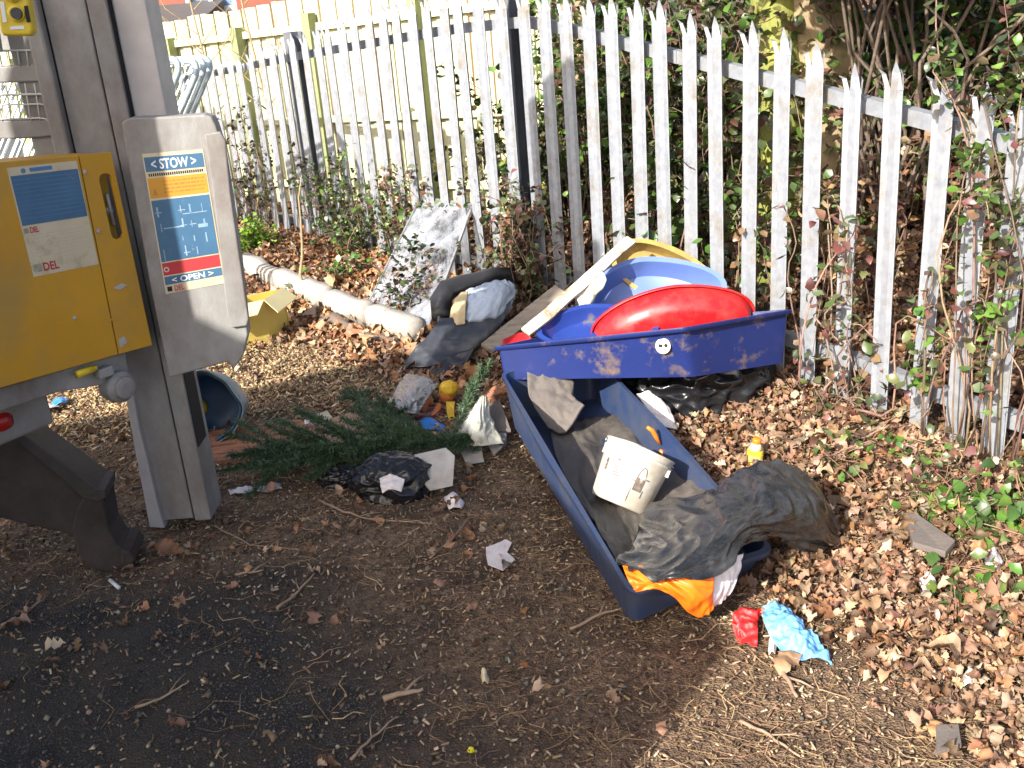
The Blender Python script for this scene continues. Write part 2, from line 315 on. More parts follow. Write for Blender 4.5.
ss = lambda x, a, b: (lambda t: t*t*(3-2*t))(np.clip((x-a)/(b-a), 0, 1))
def hz(x, y):
    x = np.asarray(x, float); y = np.asarray(y, float); s = sf(x, y)
    left = ss(-x, -.2, .5); right = 1-left
    h = left*.10*ss(s, -1.0, -.3)+right*.07*ss(s, -.8, 0)
    h = h+ss(x, .1, .9)*ss(s, .15, 2.6)*1.3
    h = h+.012*np.sin(x*5.1+1.3*y)*np.sin(y*4.3-x)+.006*np.sin(x*13+y*7)*np.sin(y*17-x*5)
    return h
def hz1(x, y): return float(hz(np.array([x]), np.array([y]))[0])
xs = np.concatenate([[-70, -40, -20, -10], np.arange(-5, 4.5, .03), [6, 10, 20, 40, 70]]); ys = np.concatenate([[-70, -30, -10, -4, -1, .5], np.arange(1.2, 11, .03), [12, 13, 16, 20, 30, 45, 80]])
gx, gy = np.meshgrid(xs, ys, indexing='ij'); gz = hz(gx, gy)
fine = (np.abs(gx) < 5) & (gy > 1) & (gy < 11)
bumpn = np.array([noise.noise(Vector((a*9, b*9, 0)))*.006+noise.noise(Vector((a*31, b*31, 4)))*.004 for a, b in zip(gx.ravel(), gy.ravel())]).reshape(gx.shape)
gz = gz+bumpn*fine
nx, ny = gx.shape; gv = np.stack([gx, gy, gz], -1).reshape(-1, 3); me = bpy.data.meshes.new('ground'); me.vertices.add(len(gv)); me.vertices.foreach_set('co', gv.reshape(-1).astype(np.float32))
I, J = np.meshgrid(np.arange(nx-1), np.arange(ny-1), indexing='ij'); q = (I*ny+J).ravel(); Fq = np.stack([q, q+ny, q+ny+1, q+1], -1)
me.loops.add(Fq.size); me.loops.foreach_set('vertex_index', Fq.ravel().astype(np.int32)); me.polygons.add(len(Fq)); me.polygons.foreach_set('loop_start', np.arange(0, Fq.size, 4, dtype=np.int32)); me.polygons.foreach_set('loop_total', np.full(len(Fq), 4, dtype=np.int32))
me.update(calc_edges=True); me.polygons.foreach_set('use_smooth', [True]*len(Fq))
def mould(x, y):       # how much leaf mould lies over the asphalt (0..1)
    s = sf(x, y); a = ss(s, -2.0, -1.1); b = ss(x+.55*(y-2.2), -.9, .3); c = ss(y, 2.5, 3.1)*.85
    return np.clip(np.maximum(np.maximum(a, b*.95), c), 0, 1)
ca = me.color_attributes.new('mould', 'FLOAT_COLOR', 'POINT'); mm = np.ones((len(gv), 4), np.float32); mm[:, :3] = mould(gv[:, 0], gv[:, 1])[:, None]; ca.data.foreach_set('color', mm.ravel())
gm = bpy.data.materials.new('asphalt under leaf mould'); gm.use_nodes = True; n = gm.node_tree.nodes; l = gm.node_tree.links; B = n['Principled BSDF']; B.inputs['Roughness'].default_value = .9
tc = n.new('ShaderNodeTexCoord')
def _nz(s, d=6, r=.6): t = n.new('ShaderNodeTexNoise'); t.inputs['Scale'].default_value = s; t.inputs['Detail'].default_value = d; t.inputs['Roughness'].default_value = r; l.new(tc.outputs['Object'], t.inputs['Vector']); return t.outputs[0]
def _mr(v, a, b): r = n.new('ShaderNodeMapRange'); r.inputs[1].default_value = a; r.inputs[2].default_value = b; l.new(v, r.inputs[0]); return r.outputs[0]
def _mx(f, a, b):
    x = n.new('ShaderNodeMix'); x.data_type = 'RGBA'
    for v, i in ((f, 0), (a, 6), (b, 7)):
        if isinstance(v, tuple): x.inputs[i].default_value = (*v, 1)
        else: l.new(v, x.inputs[i])
    return x.outputs[2]
vo = n.new('ShaderNodeTexVoronoi'); vo.inputs['Scale'].default_value = 150; l.new(tc.outputs['Object'], vo.inputs['Vector'])
sep = n.new('ShaderNodeSeparateColor'); l.new(vo.outputs['Color'], sep.inputs[0])
asph = _mx(_mr(sep.outputs[0], .55, 1.0), (.042, .037, .032), (.16, .148, .135))
asph = _mx(_mr(vo.outputs['Distance'], .25, .55), asph, (.014, .013, .013))
asph = _mx(_mr(_nz(2.2), .40, .60), asph, (.06, .045, .032))
soil = _mx(_mr(_nz(45, 8, .7), .38, .62), (.085, .052, .030), (.32, .205, .12))
soil = _mx(_mr(_nz(5), .45, .65), soil, (.09, .055, .033))
at = n.new('ShaderNodeAttribute'); at.attribute_name = 'mould'
ad = n.new('ShaderNodeMath'); ad.operation = 'ADD'; l.new(at.outputs['Fac'], ad.inputs[0]); l.new(_nz(6, 8, .7), ad.inputs[1])
l.new(_mx(_mr(ad.outputs[0], .62, 1.22), asph, soil), B.inputs['Base Color'])
bp = n.new('ShaderNodeBump'); bp.inputs['Strength'].default_value = .8; bp.inputs['Distance'].default_value = .012
am = n.new('ShaderNodeMath'); am.operation = 'ADD'; l.new(_nz(60, 8, .75), am.inputs[0]); l.new(vo.outputs['Distance'], am.inputs[1]); l.new(am.outputs[0], bp.inputs['Height']); l.new(bp.outputs[0], B.inputs['Normal'])
me.materials.append(gm); go = bpy.data.objects.new('ground', me); COL.objects.link(go); go['kind'] = 'structure'
def on(px, py, dz=0):      # terrain point seen at pixel
    p = G(px, py, 0)
    for _ in range(12): p = G(px, py, hz1(p[0], p[1])+dz)
    return p
def gd(p, dz=0): return np.array([p[0], p[1], hz1(p[0], p[1])+dz])
# ------------------------------------------------------------------ palisade fence
seglen = np.r_[0, np.cumsum(np.hypot(*np.diff(FP, axis=0).T))]
def fpt(s): return np.array([np.interp(s, seglen, FP[:, 0]), np.interp(s, seglen, FP[:, 1])])
SS = np.linspace(.5, seglen[-1]-.3, 1500); SPX = np.array([proj((*fpt(s), .8))[0] for s in SS])
def s_of_px(px): return float(np.interp(-px, -SPX, SS))
TP = [(215, 60), (250, 50), (280, 38), (324, 23), (380, 3), (440, -12), (500, -15), (548, -12), (600, -8), (640, -3), (665, 0), (692, 8), (722, 15), (755, 22), (788, 28), (822, 40), (862, 62), (905, 58), (948, 63), (1005, 80), (1060, 100), (1400, 215), (2200, 480)]
def ztop(s):
    p = fpt(s); px = proj((*p, 1.4))[0]; y = np.interp(px, [a for a, b in TP], [b for a, b in TP]); d = ray(px, y)
    return EYE + d[2]*(p[1]/d[1])
fence = thing('palisade_fence', 'galvanised steel palisade fence with splayed spiked pales running the length of the leafy bank', 'fence', (*fpt(seglen[-1]/2), 0))
ps = [s_of_px(x) for x in (1016, 975, 936, 893, 852, 815, 783, 752, 721, 693, 667, 643, 620, 598, 577, 557, 538)]
s = ps[-1]
while s < seglen[-1]-.4: s += .168; ps.append(s)
s = ps[0]; ps += [s-.165*k for k in range(1, 16) if s-.165*k > .35]
for k, s in enumerate(ps):
    p = fpt(s); t = unit(np.r_[fpt(s+.02)-fpt(s-.02), 0]); nn = np.cross(t, (0, 0, 1)); 
    if nn[1] > 0: nn = -nn                       # towards the camera
    zt = ztop(s)+random.uniform(-.012, .012); zb = -.05; zs = zt-.10
    lean = np.array([random.uniform(-.004, .004), 0, 0])+nn*random.uniform(-.006, .01); bent = 0
    kw = 1.14; prof = [(-.036, .016), (-.022, -.004), (-.013, .012), (.013, .012), (.022, -.004), (.036, .016)]
    def W(tt, n_, z): return np.r_[p, 0]+t*tt*kw+nn*(n_+.004)+lean*z+np.array([0, 0, z])+t*bent*z
    m = MB(); V = []
    zz = [zb, .4, .9, zs]
    for z in zz: V += [W(a, b, z) for a, b in prof]
    m.add(V, [(i*6+j, i*6+j+1, i*6+6+j+1, i*6+6+j) for i in range(3) for j in range(5)])
    h = random.uniform(.9, 1.05)
    m.add([W(-.024, 0, zs), W(-.013, .011, zs), W(.013, .011, zs), W(.024, 0, zs), W(-.016, .006, zs+.055), W(.016, .006, zs+.055), W(0, .01, zs+.10*h)], [(0, 1, 4), (1, 2, 5, 4), (2, 3, 5), (4, 5, 6)])
    e = random.uniform(.2, .6); sp = random.uniform(.003, .014)
    m.add([W(-.036, .012, zs), W(-.024, 0, zs), W(-.036-sp, .012+.02*e, zs+.05), W(-.028-sp*.6, .004+.02*e, zs+.05), W(-.036-sp*1.3, .02+.03*e, zs+.05+.035*e)], [(0, 1, 3, 2), (2, 3, 4)])
    m.add([W(.036, .012, zs), W(.024, 0, zs), W(.036+sp, .012+.02*e, zs+.05), W(.028+sp*.6, .004+.02*e, zs+.05), W(.036+sp*1.3, .02+.03*e, zs+.05+.035*e)], [(0, 2, 3, 1), (2, 4, 3)])
    o = obj('pale', m, GALV, fence, fix=False); q = o.modifiers.new('th', 'SOLIDIFY'); q.thickness = .003; q.offset = 0
def railz(s):
    p = fpt(s); px = proj((*p, 1.3))[0]; y = np.interp(px, [100, 200, 300, 450, 530, 985, 1060, 1400, 2200], [96, 76, 56, 30, 22, 140, 162, 262, 500]); d = ray(px, y); return EYE+d[2]*(p[1]/d[1])
rs = np.arange(.35, seglen[-1]-.3, .25)
for nm, zf in (('rail', lambda s: railz(s)), ('rail', lambda s: .22)):
    m = MB()
    for a, b in zip(rs[:-1], rs[1:]):
        pa, pb = fpt(a), fpt(b); t = unit(np.r_[pb-pa, 0]); nn = np.cross(t, (0, 0, 1)); nn = -nn if nn[1] > 0 else nn
        A = np.r_[pa, zf(a)]-nn*.03; Bq = np.r_[pb, zf(b)]-nn*.03
        m.hexa([A-(0, 0, .024), A+(0, 0, .024), A+(0, 0, .024)-nn*.006, A-(0, 0, .024)-nn*.006], [Bq-(0, 0, .024), Bq+(0, 0, .024), Bq+(0, 0, .024)-nn*.006, Bq-(0, 0, .024)-nn*.006])
        m.hexa([A+(0, 0, .024), A+(0, 0, .03), A+(0, 0, .03)-nn*.045, A+(0, 0, .024)-nn*.045], [Bq+(0, 0, .024), Bq+(0, 0, .03), Bq+(0, 0, .03)-nn*.045, Bq+(0, 0, .024)-nn*.045])
    obj(nm, m, GALV, fence)
for px in (507, 296): 
    s = s_of_px(px); p = fpt(s); t = unit(np.r_[fpt(s+.02)-fpt(s-.02), 0]); nn = np.cross(t, (0, 0, 1)); nn = -nn if nn[1] > 0 else nn
    zt = ztop(s)+(.03 if px > 400 else -.02); m = MB(); c = np.r_[p, 0]-nn*.10
    for off, a, b in ((nn*.044, .10, .008), (-nn*.044, .10, .008)): m.box(c+off+(0, 0, zt/2), a, b, zt+.1, t, nn, (0, 0, 1))
    m.box(c+(0, 0, zt/2), .007, .079, zt+.1, t, nn, (0, 0, 1)); obj('post', m, GALVD, fence)
# bolts in the pales at the rail
# ------------------------------------------------------------------ timber fence behind
TF = thing('timber_fence', 'old closeboard timber fence, pale with mossy green posts, behind the steel pales', 'fence', (-2, 9.7, 0))
A0, B0 = np.array([-6.9, 13.2]), np.array([.6, 7.4]); L = np.linalg.norm(B0-A0); t2 = (B0-A0)/L; t3 = np.r_[t2, 0]; n3 = np.array([t2[1], -t2[0], 0])
if n3[1] > 0: n3 = -n3
def trz(x):
    p = A0+t2*x; px = proj((*p, 1.6))[0]; y = np.interp(px, [0, 152, 277, 500, 600], [74, 53, 35, 5, -8]); d = ray(px, y); return EYE+d[2]*(p[1]/d[1])
m = MB(); k = 0; x = 1.0
while x < L:
    wd = .105; zt = trz(x)+.26+random.uniform(-.012, .012); c = np.r_[A0+t2*x, 0]+n3*(.016 if k % 2 else 0)+n3*random.uniform(-.003, .003)
    m.box(c+(0, 0, zt/2), .112 if k % 2 else .075, .014, zt, t3, n3, (0, 0, 1)); x += .098; k += 1
obj('boards', m, TIMB, TF)
for z in (0, .75, 1.3):
    m = MB(); m.bar(np.r_[A0, trz(0)-z]+n3*.045, np.r_[B0, trz(L)-z]+n3*.045, .035, .06); obj('rail', m, TIMB, TF)
upx = np.linspace(0, L, 400); ppx = [proj((*(A0+t2*u), 1.5))[0] for u in upx]
for x in [float(np.interp(q_, ppx, upx)) for q_ in (20, 60, 110, 178, 246, 319, 425)]+[L-.1]:
    m = MB(); m.box(np.r_[A0+t2*x, .5*(trz(x)+.12)]+n3*.09, .085, .085, trz(x)+.12+random.uniform(-.03, .05), t3, n3, (0, 0, 1)); obj('post', m, TIMBD, TF)
# ------------------------------------------------------------------ house, wall, barriers
HO = thing('house', 'red brick house with a white framed window and dark lean-to roof beyond the timber fence', 'house', (-6, 17, 0))
m = MB()
X0, X1, Yh = -12, 1.5, 15.5
wq = P(205, 5, Yh)
for x0, x1, z0, z1 in ((X0, wq[0]-.28, 0, 6), (wq[0]+.45, X1, 0, 6), (wq[0]-.28, wq[0]+.45, 0, 1.9), (wq[0]-.28, wq[0]+.45, 3, 6)):
    m.box(((x0+x1)/2, Yh+.15, (z0+z1)/2), x1-x0, .3, z1-z0)
obj('wall', m, BRICK, HO)
m = MB(); m.box((wq[0]+.085, Yh+.12, 2.45), .73, .02, 1.1); wn = obj('window', m, mat('house glass', (.10, .17, .3), (.2, .28, .4), .1, 3), HO)
m = MB(); cx = wq[0]+.085
for dx in (-.34, 0, .34): m.box((cx+dx, Yh+.05, 2.45), .06, .08, 1.1)
for z in (1.93, 2.97): m.box((cx, Yh+.052, z), .73, .08, .07)
obj('frame', m, LWHITE, wn)
m = MB(); m.hexa([(-9.5, 13.2, 1.5), (-3.7, 13.2, 1.5), (-3.7, 15.6, 1.95), (-9.5, 15.6, 1.95)], [(-9.5, 13.2, 1.6), (-3.7, 13.2, 1.6), (-3.7, 15.6, 2.06), (-9.5, 15.6, 2.06)]); obj('roof', m, ROOF, HO)
m = MB(); m.box((-6.6, 13.6, .75), 5.6, .2, 1.5); obj('lean_to_wall', m, BRICK, HO)
m = MB(); m.box((-4.6, 8.2, .5), 2.4, .2, 1.0, unit((1, -.55, 0)), unit((.55, 1, 0)), (0, 0, 1)); m.box((-4.6, 8.2, 1.03), 2.44, .26, .06, unit((1, -.55, 0)), unit((.55, 1, 0)), (0, 0, 1))
single('garden_wall', 'low white rendered wall seen below the wire guard at the left edge', 'wall', m, LWHITE)
lab = ['leftmost pale blue grey crowd barrier leaning in the stack beside the steel column', 'second crowd barrier from the left in the leaning stack, with a bright top tube',
       'third crowd barrier from the left in the leaning stack by the pales', 'rightmost crowd barrier in the leaning stack, nearest the steel pales']
BARR = mat('galvanised barrier tube', (.50, .58, .60), (.36, .43, .46), .45, 12, .3)
for k, (bx, by, Yb) in enumerate(((184, 58, 5.75), (202, 60, 5.9), (209, 58, 6.0), (215, 57, 6.1))):
    top = P(bx, by, Yb); bot = np.array([top[0]-.85, top[1]-.35, .02]); lft = np.array([-1.7, .75, 0]); up = unit(top-bot)
    T = thing('crowd_barrier', lab[k], 'barrier', bot+lft*.5, 'crowd barriers stacked against the fence')
    m = MB(); H_ = np.linalg.norm(top-bot); l_ = unit(lft); Lw = np.linalg.norm(lft); R_ = .10
    pts = [bot]+[bot+up*(H_-R_)]+[bot+up*(H_-R_+R_*math.sin(a))+l_*(R_-R_*math.cos(a)) for a in np.linspace(.2, math.pi/2, 6)]
    pts += [bot+up*H_+l_*(Lw-R_)]+[bot+up*(H_-R_+R_*math.cos(a))+l_*(Lw-R_+R_*math.sin(a)) for a in np.linspace(.2, math.pi/2, 6)]+[bot+l_*Lw]
    m.tube(pts, .019, 8); m.tube([bot+up*H_*.6, bot+up*H_*.6+l_*Lw], .014, 6); obj('frame', m, BARR, T, smooth=True)
    m = MB()
    for j in range(1, 15): m.tube([bot+up*H_*.6+l_*Lw*j/15, bot+up*(H_-.005)+l_*Lw*j/15], .007, 5)
    obj('bars', m, BARR, T)
# ------------------------------------------------------------------ trunks and canopy
def trunk(name, label, cat, px, Y, r, h, lean, seed, limbs=4, ivy=0, bark=None):
    bark = bark or BARK
    c = P(px, 150, Y); c = np.array([c[0], Y, hz1(c[0], Y)-.05]); T = thing(name, label, cat, c); m = MB(); n = 14; N = 26
    pts = []; rad = []
    for i in range(N):
        f = i/(N-1); pts.append(c+np.array([lean[0]*f+.04*math.sin(f*5+seed), lean[1]*f, h*f])); rad.append(r*(1.35-.6*f) if i else r*1.6)
    m.tube(pts, rad, n)
    for v in range(len(m.v)):
        q = Vector(m.v[v]); d = noise.noise(q*6+Vector((seed, 0, 0)))*.3+noise.noise(q*19)*.12; a = np.array(m.v[v]); ax = np.array([np.interp(a[2], [p[2] for p in pts], [p[k] for p in pts]) for k in (0, 1, 2)]); m.v[v] = tuple(ax+(a-ax)*(1+d*1.0))
    obj('trunk', m, bark, T, smooth=True)
    m = MB(); R = random.Random(seed)
    for k in range(limbs):
        p = pts[int(N*R.uniform(.45, .95))]; a = R.uniform(0, 6.28); q = [p+np.array([math.cos(a)*u*1.3, math.sin(a)*u*1.3, u*.9-u*u*.2]) for u in np.linspace(0, 1.2, 9)]
        m.tube(q, np.linspace(r*.35, .01, 9), 7)
    if limbs: obj('limb', m, BARK, T, smooth=True)
    return T, pts, rad
def leaves_on(parent, pos, size, cols, name='leaves', shapes=OVAL, F=OVALF, material=None, tilt=None, jit=.2):
    N = len(pos); R = randrot(N) if tilt is None else rots(N, tilt); sz = rng.uniform(.65, 1.3, (N, 1))*size
    return cloud(name, shapes, F, pos, R, sz, pal(cols, N, jit), material or GLEAF, parent, smooth=True)
GREEN = [(.06, .13, .02), (.10, .19, .03), (.045, .09, .02), (.14, .22, .05), (.07, .12, .04)]
DULL = [(.07, .11, .03), (.12, .13, .05), (.05, .06, .03), (.12, .09, .05), (.13, .06, .05), (.10, .13, .06)]
REDB = [(.16, .06, .05), (.20, .10, .06), (.13, .05, .05), (.10, .11, .05), (.22, .14, .08)]
BROWN = [(.31, .18, .105), (.25, .145, .09), (.38, .25, .16), (.17, .10, .06), (.32, .16, .08), (.40, .29, .20), (.21, .12, .07)]
ORNG = [(.42, .22, .10), (.36, .17, .07), (.46, .29, .16), (.30, .14, .06), (.50, .34, .22)]
T1 = trunk('mossy_tree', 'tree trunk with yellow green moss standing behind the pales at top centre right', 'tree', 768, 4.95, .10, 5.2, (.02, .1), 1, 0, 0, MOSS)
T2 = trunk('old_tree', 'thick tan barked tree trunk with ivy behind the right hand pales', 'tree', 822, 5.0, .17, 5.2, (-.25, .2), 2)
T3 = trunk('ivy_clad_tree', 'slim tan trunk wrapped in dark green ivy beside the end of the timber fence', 'tree', 585, 7.0, .12, 5.2, (.2, .1), 3)
def trunk_ivy(T, pts, rad, N, lo, hi, spread, size, cols):
    i = rng.integers(int(len(pts)*lo), int(len(pts)*hi), N); a = rng.uniform(0, 6.28, N); d = np.abs(rng.normal(0, spread, N)); P_ = np.array(pts)[i]; r_ = np.array(rad)[i]
    pos = P_+np.stack([np.cos(a)*(r_+d), np.sin(a)*(r_+d), rng.uniform(-.12, .12, N)], -1); leaves_on(T, pos, size, cols, 'ivy')
trunk_ivy(*T2, 1100, .42, 1.0, .25, .075, GREEN+DULL); trunk_ivy(*T1, 500, .05, .3, .12, .06, GREEN+DULL); trunk_ivy(*T3, 2600, .1, 1.0, .22, .07, GREEN)
def sapling(pts, r, label):
    m = MB(); m.tube(pts, r, 7); return single('bare_sapling', label, 'sapling', m, BARK, smooth=True)
# hedge mass and overhanging ivy: each bush is stems + leaves
def bush(name, label, cat, c, rad, nst, nl, size, cols, stemcol=(.20, .12, .08), th=.006, droop=.3, seed=0, trif=True, stemlen=1.0, leafzone=(.15, 1), group=None, flat=False, ax=(1, 0)):
    """brambles: arching stems from the ground at c spreading over rad=(rx,ry,rz), leaflets in threes along them"""
    R = np.random.default_rng(seed+100); c = np.array(c, float); e1 = np.array([ax[0], ax[1], 0.]); e2 = np.array([-ax[1], ax[0], 0.]); T = thing(name, label, cat, (c[0], c[1], hz1(c[0], c[1])), group); m = MB(); nodes = []; dirs = []; cols_s = []
    for k in range(nst):
        p0 = c+e1*R.normal(0, rad[0]*.45)+e2*R.normal(0, rad[1]*.45); p0[2] = hz1(p0[0], p0[1])-.01 if not flat else c[2]
        a = R.uniform(0, 6.28); tip = p0+e1*math.cos(a)*rad[0]*R.uniform(.4, 1.1)+e2*math.sin(a)*rad[1]*R.uniform(.4, 1.1); hgt = rad[2]*R.uniform(.35, 1.15); hang = R.uniform(.0, 1.0)
        pts = []; wob = R.normal(0, .03, (3, 3))
        for u in np.linspace(0, stemlen, 14):
            z = hgt*(1-(1-u)**2)*(1 if hang > droop else 1-.9*max(0, u-.5)**1.3*2)
            q = p0+(tip-p0)*u**1.3; q[2] = p0[2]+z; q = q+wob[0]*math.sin(u*7)+wob[1]*math.sin(u*13+k)
            q[2] = max(q[2], hz1(q[0], q[1])+.01); pts.append(q)
        m.tube(pts, list(np.linspace(th*R.uniform(.6, 1.2), th*.35, 14)), 5); cols_s.append(len(m.v))
        pts = np.array(pts)
        for u in np.linspace(leafzone[0], leafzone[1], max(1, int(nl/nst))):
            x = u*13; i = min(int(x), 12); nodes.append(pts[i]+(pts[i+1]-pts[i])*(x-i)+R.normal(0, .012, 3))
    sm = obj('stems', m, STEM, T, smooth=True)
    at = sm.data.color_attributes.new('Col', 'FLOAT_COLOR', 'POINT'); cc = np.ones((len(m.v), 4), np.float32); b = 0
    for e in cols_s: cc[b:e, :3] = np.array(stemcol)*R.uniform(.6, 1.5)*R.normal(1, .08, 3); b = e
    at.data.foreach_set('color', cc.ravel())
    nodes = np.array(nodes); 
    if trif: nodes = np.repeat(nodes, 3, 0)+R.normal(0, size*.55, (len(nodes)*3, 3))
    nodes[:, 2] = np.maximum(nodes[:, 2], hz(nodes[:, 0], nodes[:, 1])+.01)
    leaves_on(T, nodes, size, cols, tilt=.55); return T
def bp(px, py, Y):       # world base for a plant seen at px,py at distance Y
    p = P(px, py, Y); return (p[0], p[1], 0)
# behind the steel fence
bl = ['dark bramble thicket behind the pales below the ivy clad trunk', 'leafy bramble thicket behind the pales above the red plastic lid', 'bramble thicket in deep shade behind the spiked pales right of centre',
      'tangled bramble thicket behind the rightmost pales', 'brown dead bramble thicket low behind the right hand pales', 'bramble thicket on top of the bank in the upper right corner', 'green bramble thicket behind the pales at the end of the timber fence']
for k, (px, Y, rad, nst, nl, sz, cl) in enumerate([(610, 6.3, (.5, .35, 1.5), 60, 900, .055, DULL+GREEN), (700, 5.5, (.5, .35, 1.5), 60, 1000, .06, GREEN+DULL), (800, 5.0, (.5, .4, 1.3), 70, 800, .055, DULL+[(.10, .06, .04)]),
        (1010, 4.4, (.5, .4, 1.1), 40, 500, .05, DULL+GREEN), (900, 4.5, (.4, .3, .6), 30, 300, .05, BROWN+REDB), (960, 5.2, (.9, .5, 1.0), 80, 1300, .065, DULL+GREEN), (545, 6.6, (.45, .3, 1.0), 50, 700, .055, DULL+[(.25, .25, .04)])]):
    c = bp(px, 150, Y); bush('bramble_thicket', bl[k], 'bramble', c, rad, nst, nl, sz, cl, (.16, .115, .08), .0045, seed=k, group='bramble thickets behind the steel fence')
# overhanging ivy and branches (above the fence on the right): a shrub crown rooted behind the fence
SH = thing('ivy_shrub', 'big shrub of glossy ivy hanging over the pales at the top right', 'shrub', (1.9, 4.6, .4))
m = MB(); R = np.random.default_rng(5); nd = []
for k in range(26):
    a = R.uniform(0, 6.28); p0 = np.array([1.9+R.normal(0, .15), 4.6+R.normal(0, .15), .4]); tip = np.array([R.uniform(.5, 3.1), R.uniform(3.1, 5.7), R.uniform(1.75, 2.9)])
    pts = [p0+(tip-p0)*np.array([u**1.4, u**1.4, 1-(1-u)**1.6])+R.normal(0, .03, 3) for u in np.linspace(0, 1, 12)]; m.tube(pts, list(np.linspace(.010, .003, 12)), 6)
    for j in range(120):
        u = R.uniform(.35, 1); i = min(int(u*11), 10); nd.append(np.array(pts[i])+R.normal(0, .15, 3))
obj('branches', m, ROOTB, SH, smooth=True); nd = np.array(nd); nd = nd[(nd[:, 2] > 1.62) | (nd[:, 1] > 4.9)]; leaves_on(SH, nd, .10, GREEN+DULL, 'leaves')
# leaf carpet behind + in front is litter (below)
# brambles on the fence and in front
fl = [('reddish brown bramble tangle over the pales above the torn black seat', 528, 230, .10, (.20, .10, .70), 36, 420, .042, REDB+DULL, .0045),
      ('bramble with large green leaves climbing the pales behind the yellow dish', 645, 200, -.09, (.28, .05, .9), 18, 170, .065, GREEN+DULL, .005),
      ('low green and red bramble growing through the pales left of the clear panel', 400, 200, .03, (.40, .05, .60), 30, 420, .038, GREEN+DULL+REDB, .004),
      ('sparse bramble with green tufts on the far left pales', 345, 180, .10, (.42, .14, .66), 30, 320, .038, GREEN+DULL, .004),
      ('dull bramble stems creeping over the pales beside the barriers', 260, 150, .08, (.35, .12, .9), 16, 160, .035, DULL, .004),
      ('arching red stemmed bramble crossing the pales right of the trays', 880, 330, .07, (.65, .06, .80), 8, 40, .045, REDB+DULL, .005),
      ('dense bramble smothering the last pale at the right edge', 1026, 250, .06, (.12, .06, 1.30), 10, 170, .036, DULL+DULL+GREEN+REDB, .004),
      ('tangled bramble with olive leaves over the spikes at the top right', 1000, 120, .05, (.30, .05, 1.35), 8, 150, .042, DULL+GREEN+GREEN, .004),
      ('low dry bramble at the foot of the pales behind the bottle', 850, 400, .10, (.30, .10, .12), 12, 50, .034, DULL+REDB, .003),
      ('thorny bramble stems over the pale directly right of the upper tray', 860, 250, .04, (.22, .05, 1.1), 6, 50, .045, REDB+DULL, .004),
      ('bramble trailing over the pale tops behind the upper tray', 725, 180, -.10, (.25, .05, 1.25), 10, 90, .05, DULL+REDB+GREEN, .004)]
for k, (lb, px, py, off, rad, nst, nl, sz, cl, th) in enumerate(fl):
    s = s_of_px(px); p = fpt(s); t = unit(fpt(s+.05)-fpt(s-.05)); nn = np.array([t[1], -t[0]]); nn = -nn if nn[1] > 0 else nn; p = p+nn*off
    bush('bramble', lb, 'bramble', (p[0], p[1], 0), rad, nst, nl, sz, cl, (.22, .155, .11), th, seed=20+k, ax=t, leafzone=(.5, 1) if rad[2] > 1 and px > 980 else (.15, 1), group='brambles growing through the steel fence')
gl = [('bright green ground ivy in leaf litter at the right edge', (985, 520), (.14, .12, .09), 12, 80, .05, GREEN), ('small green bramble seedling on the leaves above the torn paper', (965, 600), (.07, .07, .06), 5, 24, .045, GREEN),
      ('bright lime green tuft at the foot of the far pales beside the steel column', (258, 252), (.14, .10, .22), 22, 240, .035, [(.18, .34, .03), (.24, .40, .05)]),
      ('low bramble sprigs at the foot of the pales behind the draped black sheet', (870, 470), (.25, .10, .09), 12, 45, .04, GREEN+DULL),
      ('wispy plant with red stems at the bottom of the second pale from the right', (950, 500), (.16, .10, .15), 14, 50, .034, GREEN+DULL+REDB),
      ('green sprigs in the leaves below the clear panel', (350, 282), (.2, .1, .14), 12, 90, .04, GREEN+DULL),
      ('dark leaved bramble growing up in front of the clear panel', (408, 318), (.16, .06, .42), 12, 80, .04, [(.03, .05, .02), (.04, .03, .02), (.06, .08, .03)]),
      ('low creeping bramble in front of the clear panel on the bank', (492, 292), (.10, .08, .16), 10, 60, .04, DULL+REDB)]
for k, (lb, q, rad, nst, nl, sz, cl) in enumerate(gl):
    p = on(*q); bush('ground_plant', lb, 'plant', p, rad, nst, nl, sz, cl, (.24, .15, .09), .0025, seed=50+k, group='small plants in the leaf litter')
sapling([on(*q_, 0)+np.array([0, 0, z]) for q_, z in [((303, 300), -.02), ((306, 300), .06), ((304, 300), .16), ((309, 300), .27), ((311, 300), .36), ((313, 300), .5), ((314, 300), .62), ((320, 300), .75)]], [.013, .011, .01, .009, .008, .006, .005, .003], 'thin crooked bare sapling rising beside the kerb left of the clear panel')
for k, (px, Y, lb) in enumerate(((212, 9.3, 'bare sapling with forked twigs in front of the house window'), (262, 9.0, 'bare thin sapling standing between the mossy fence posts'))):
    c = P(px, 90, Y); m = MB(); b0 = np.array([c[0]+.05, Y, 0]); R = random.Random(k)
    m.tube([b0+np.array([-.12*u+.02*math.sin(u*6), 0, 2.6*u]) for u in np.linspace(0, 1, 12)], list(np.linspace(.014, .005, 12)), 6)
    for j in range(12):
        u = R.uniform(.35, .95); p = b0+np.array([-.12*u, 0, 2.6*u]); a = R.choice((-1, 1)); m.tube([p+np.array([a*.4*v, .2*v*R.uniform(-1, 1), .35*v+.1*v*v]) for v in np.linspace(0, 1, 6)], list(np.linspace(.006, .002, 6)), 5)
    single('bare_sapling', lb, 'sapling', m, BARK, smooth=True)
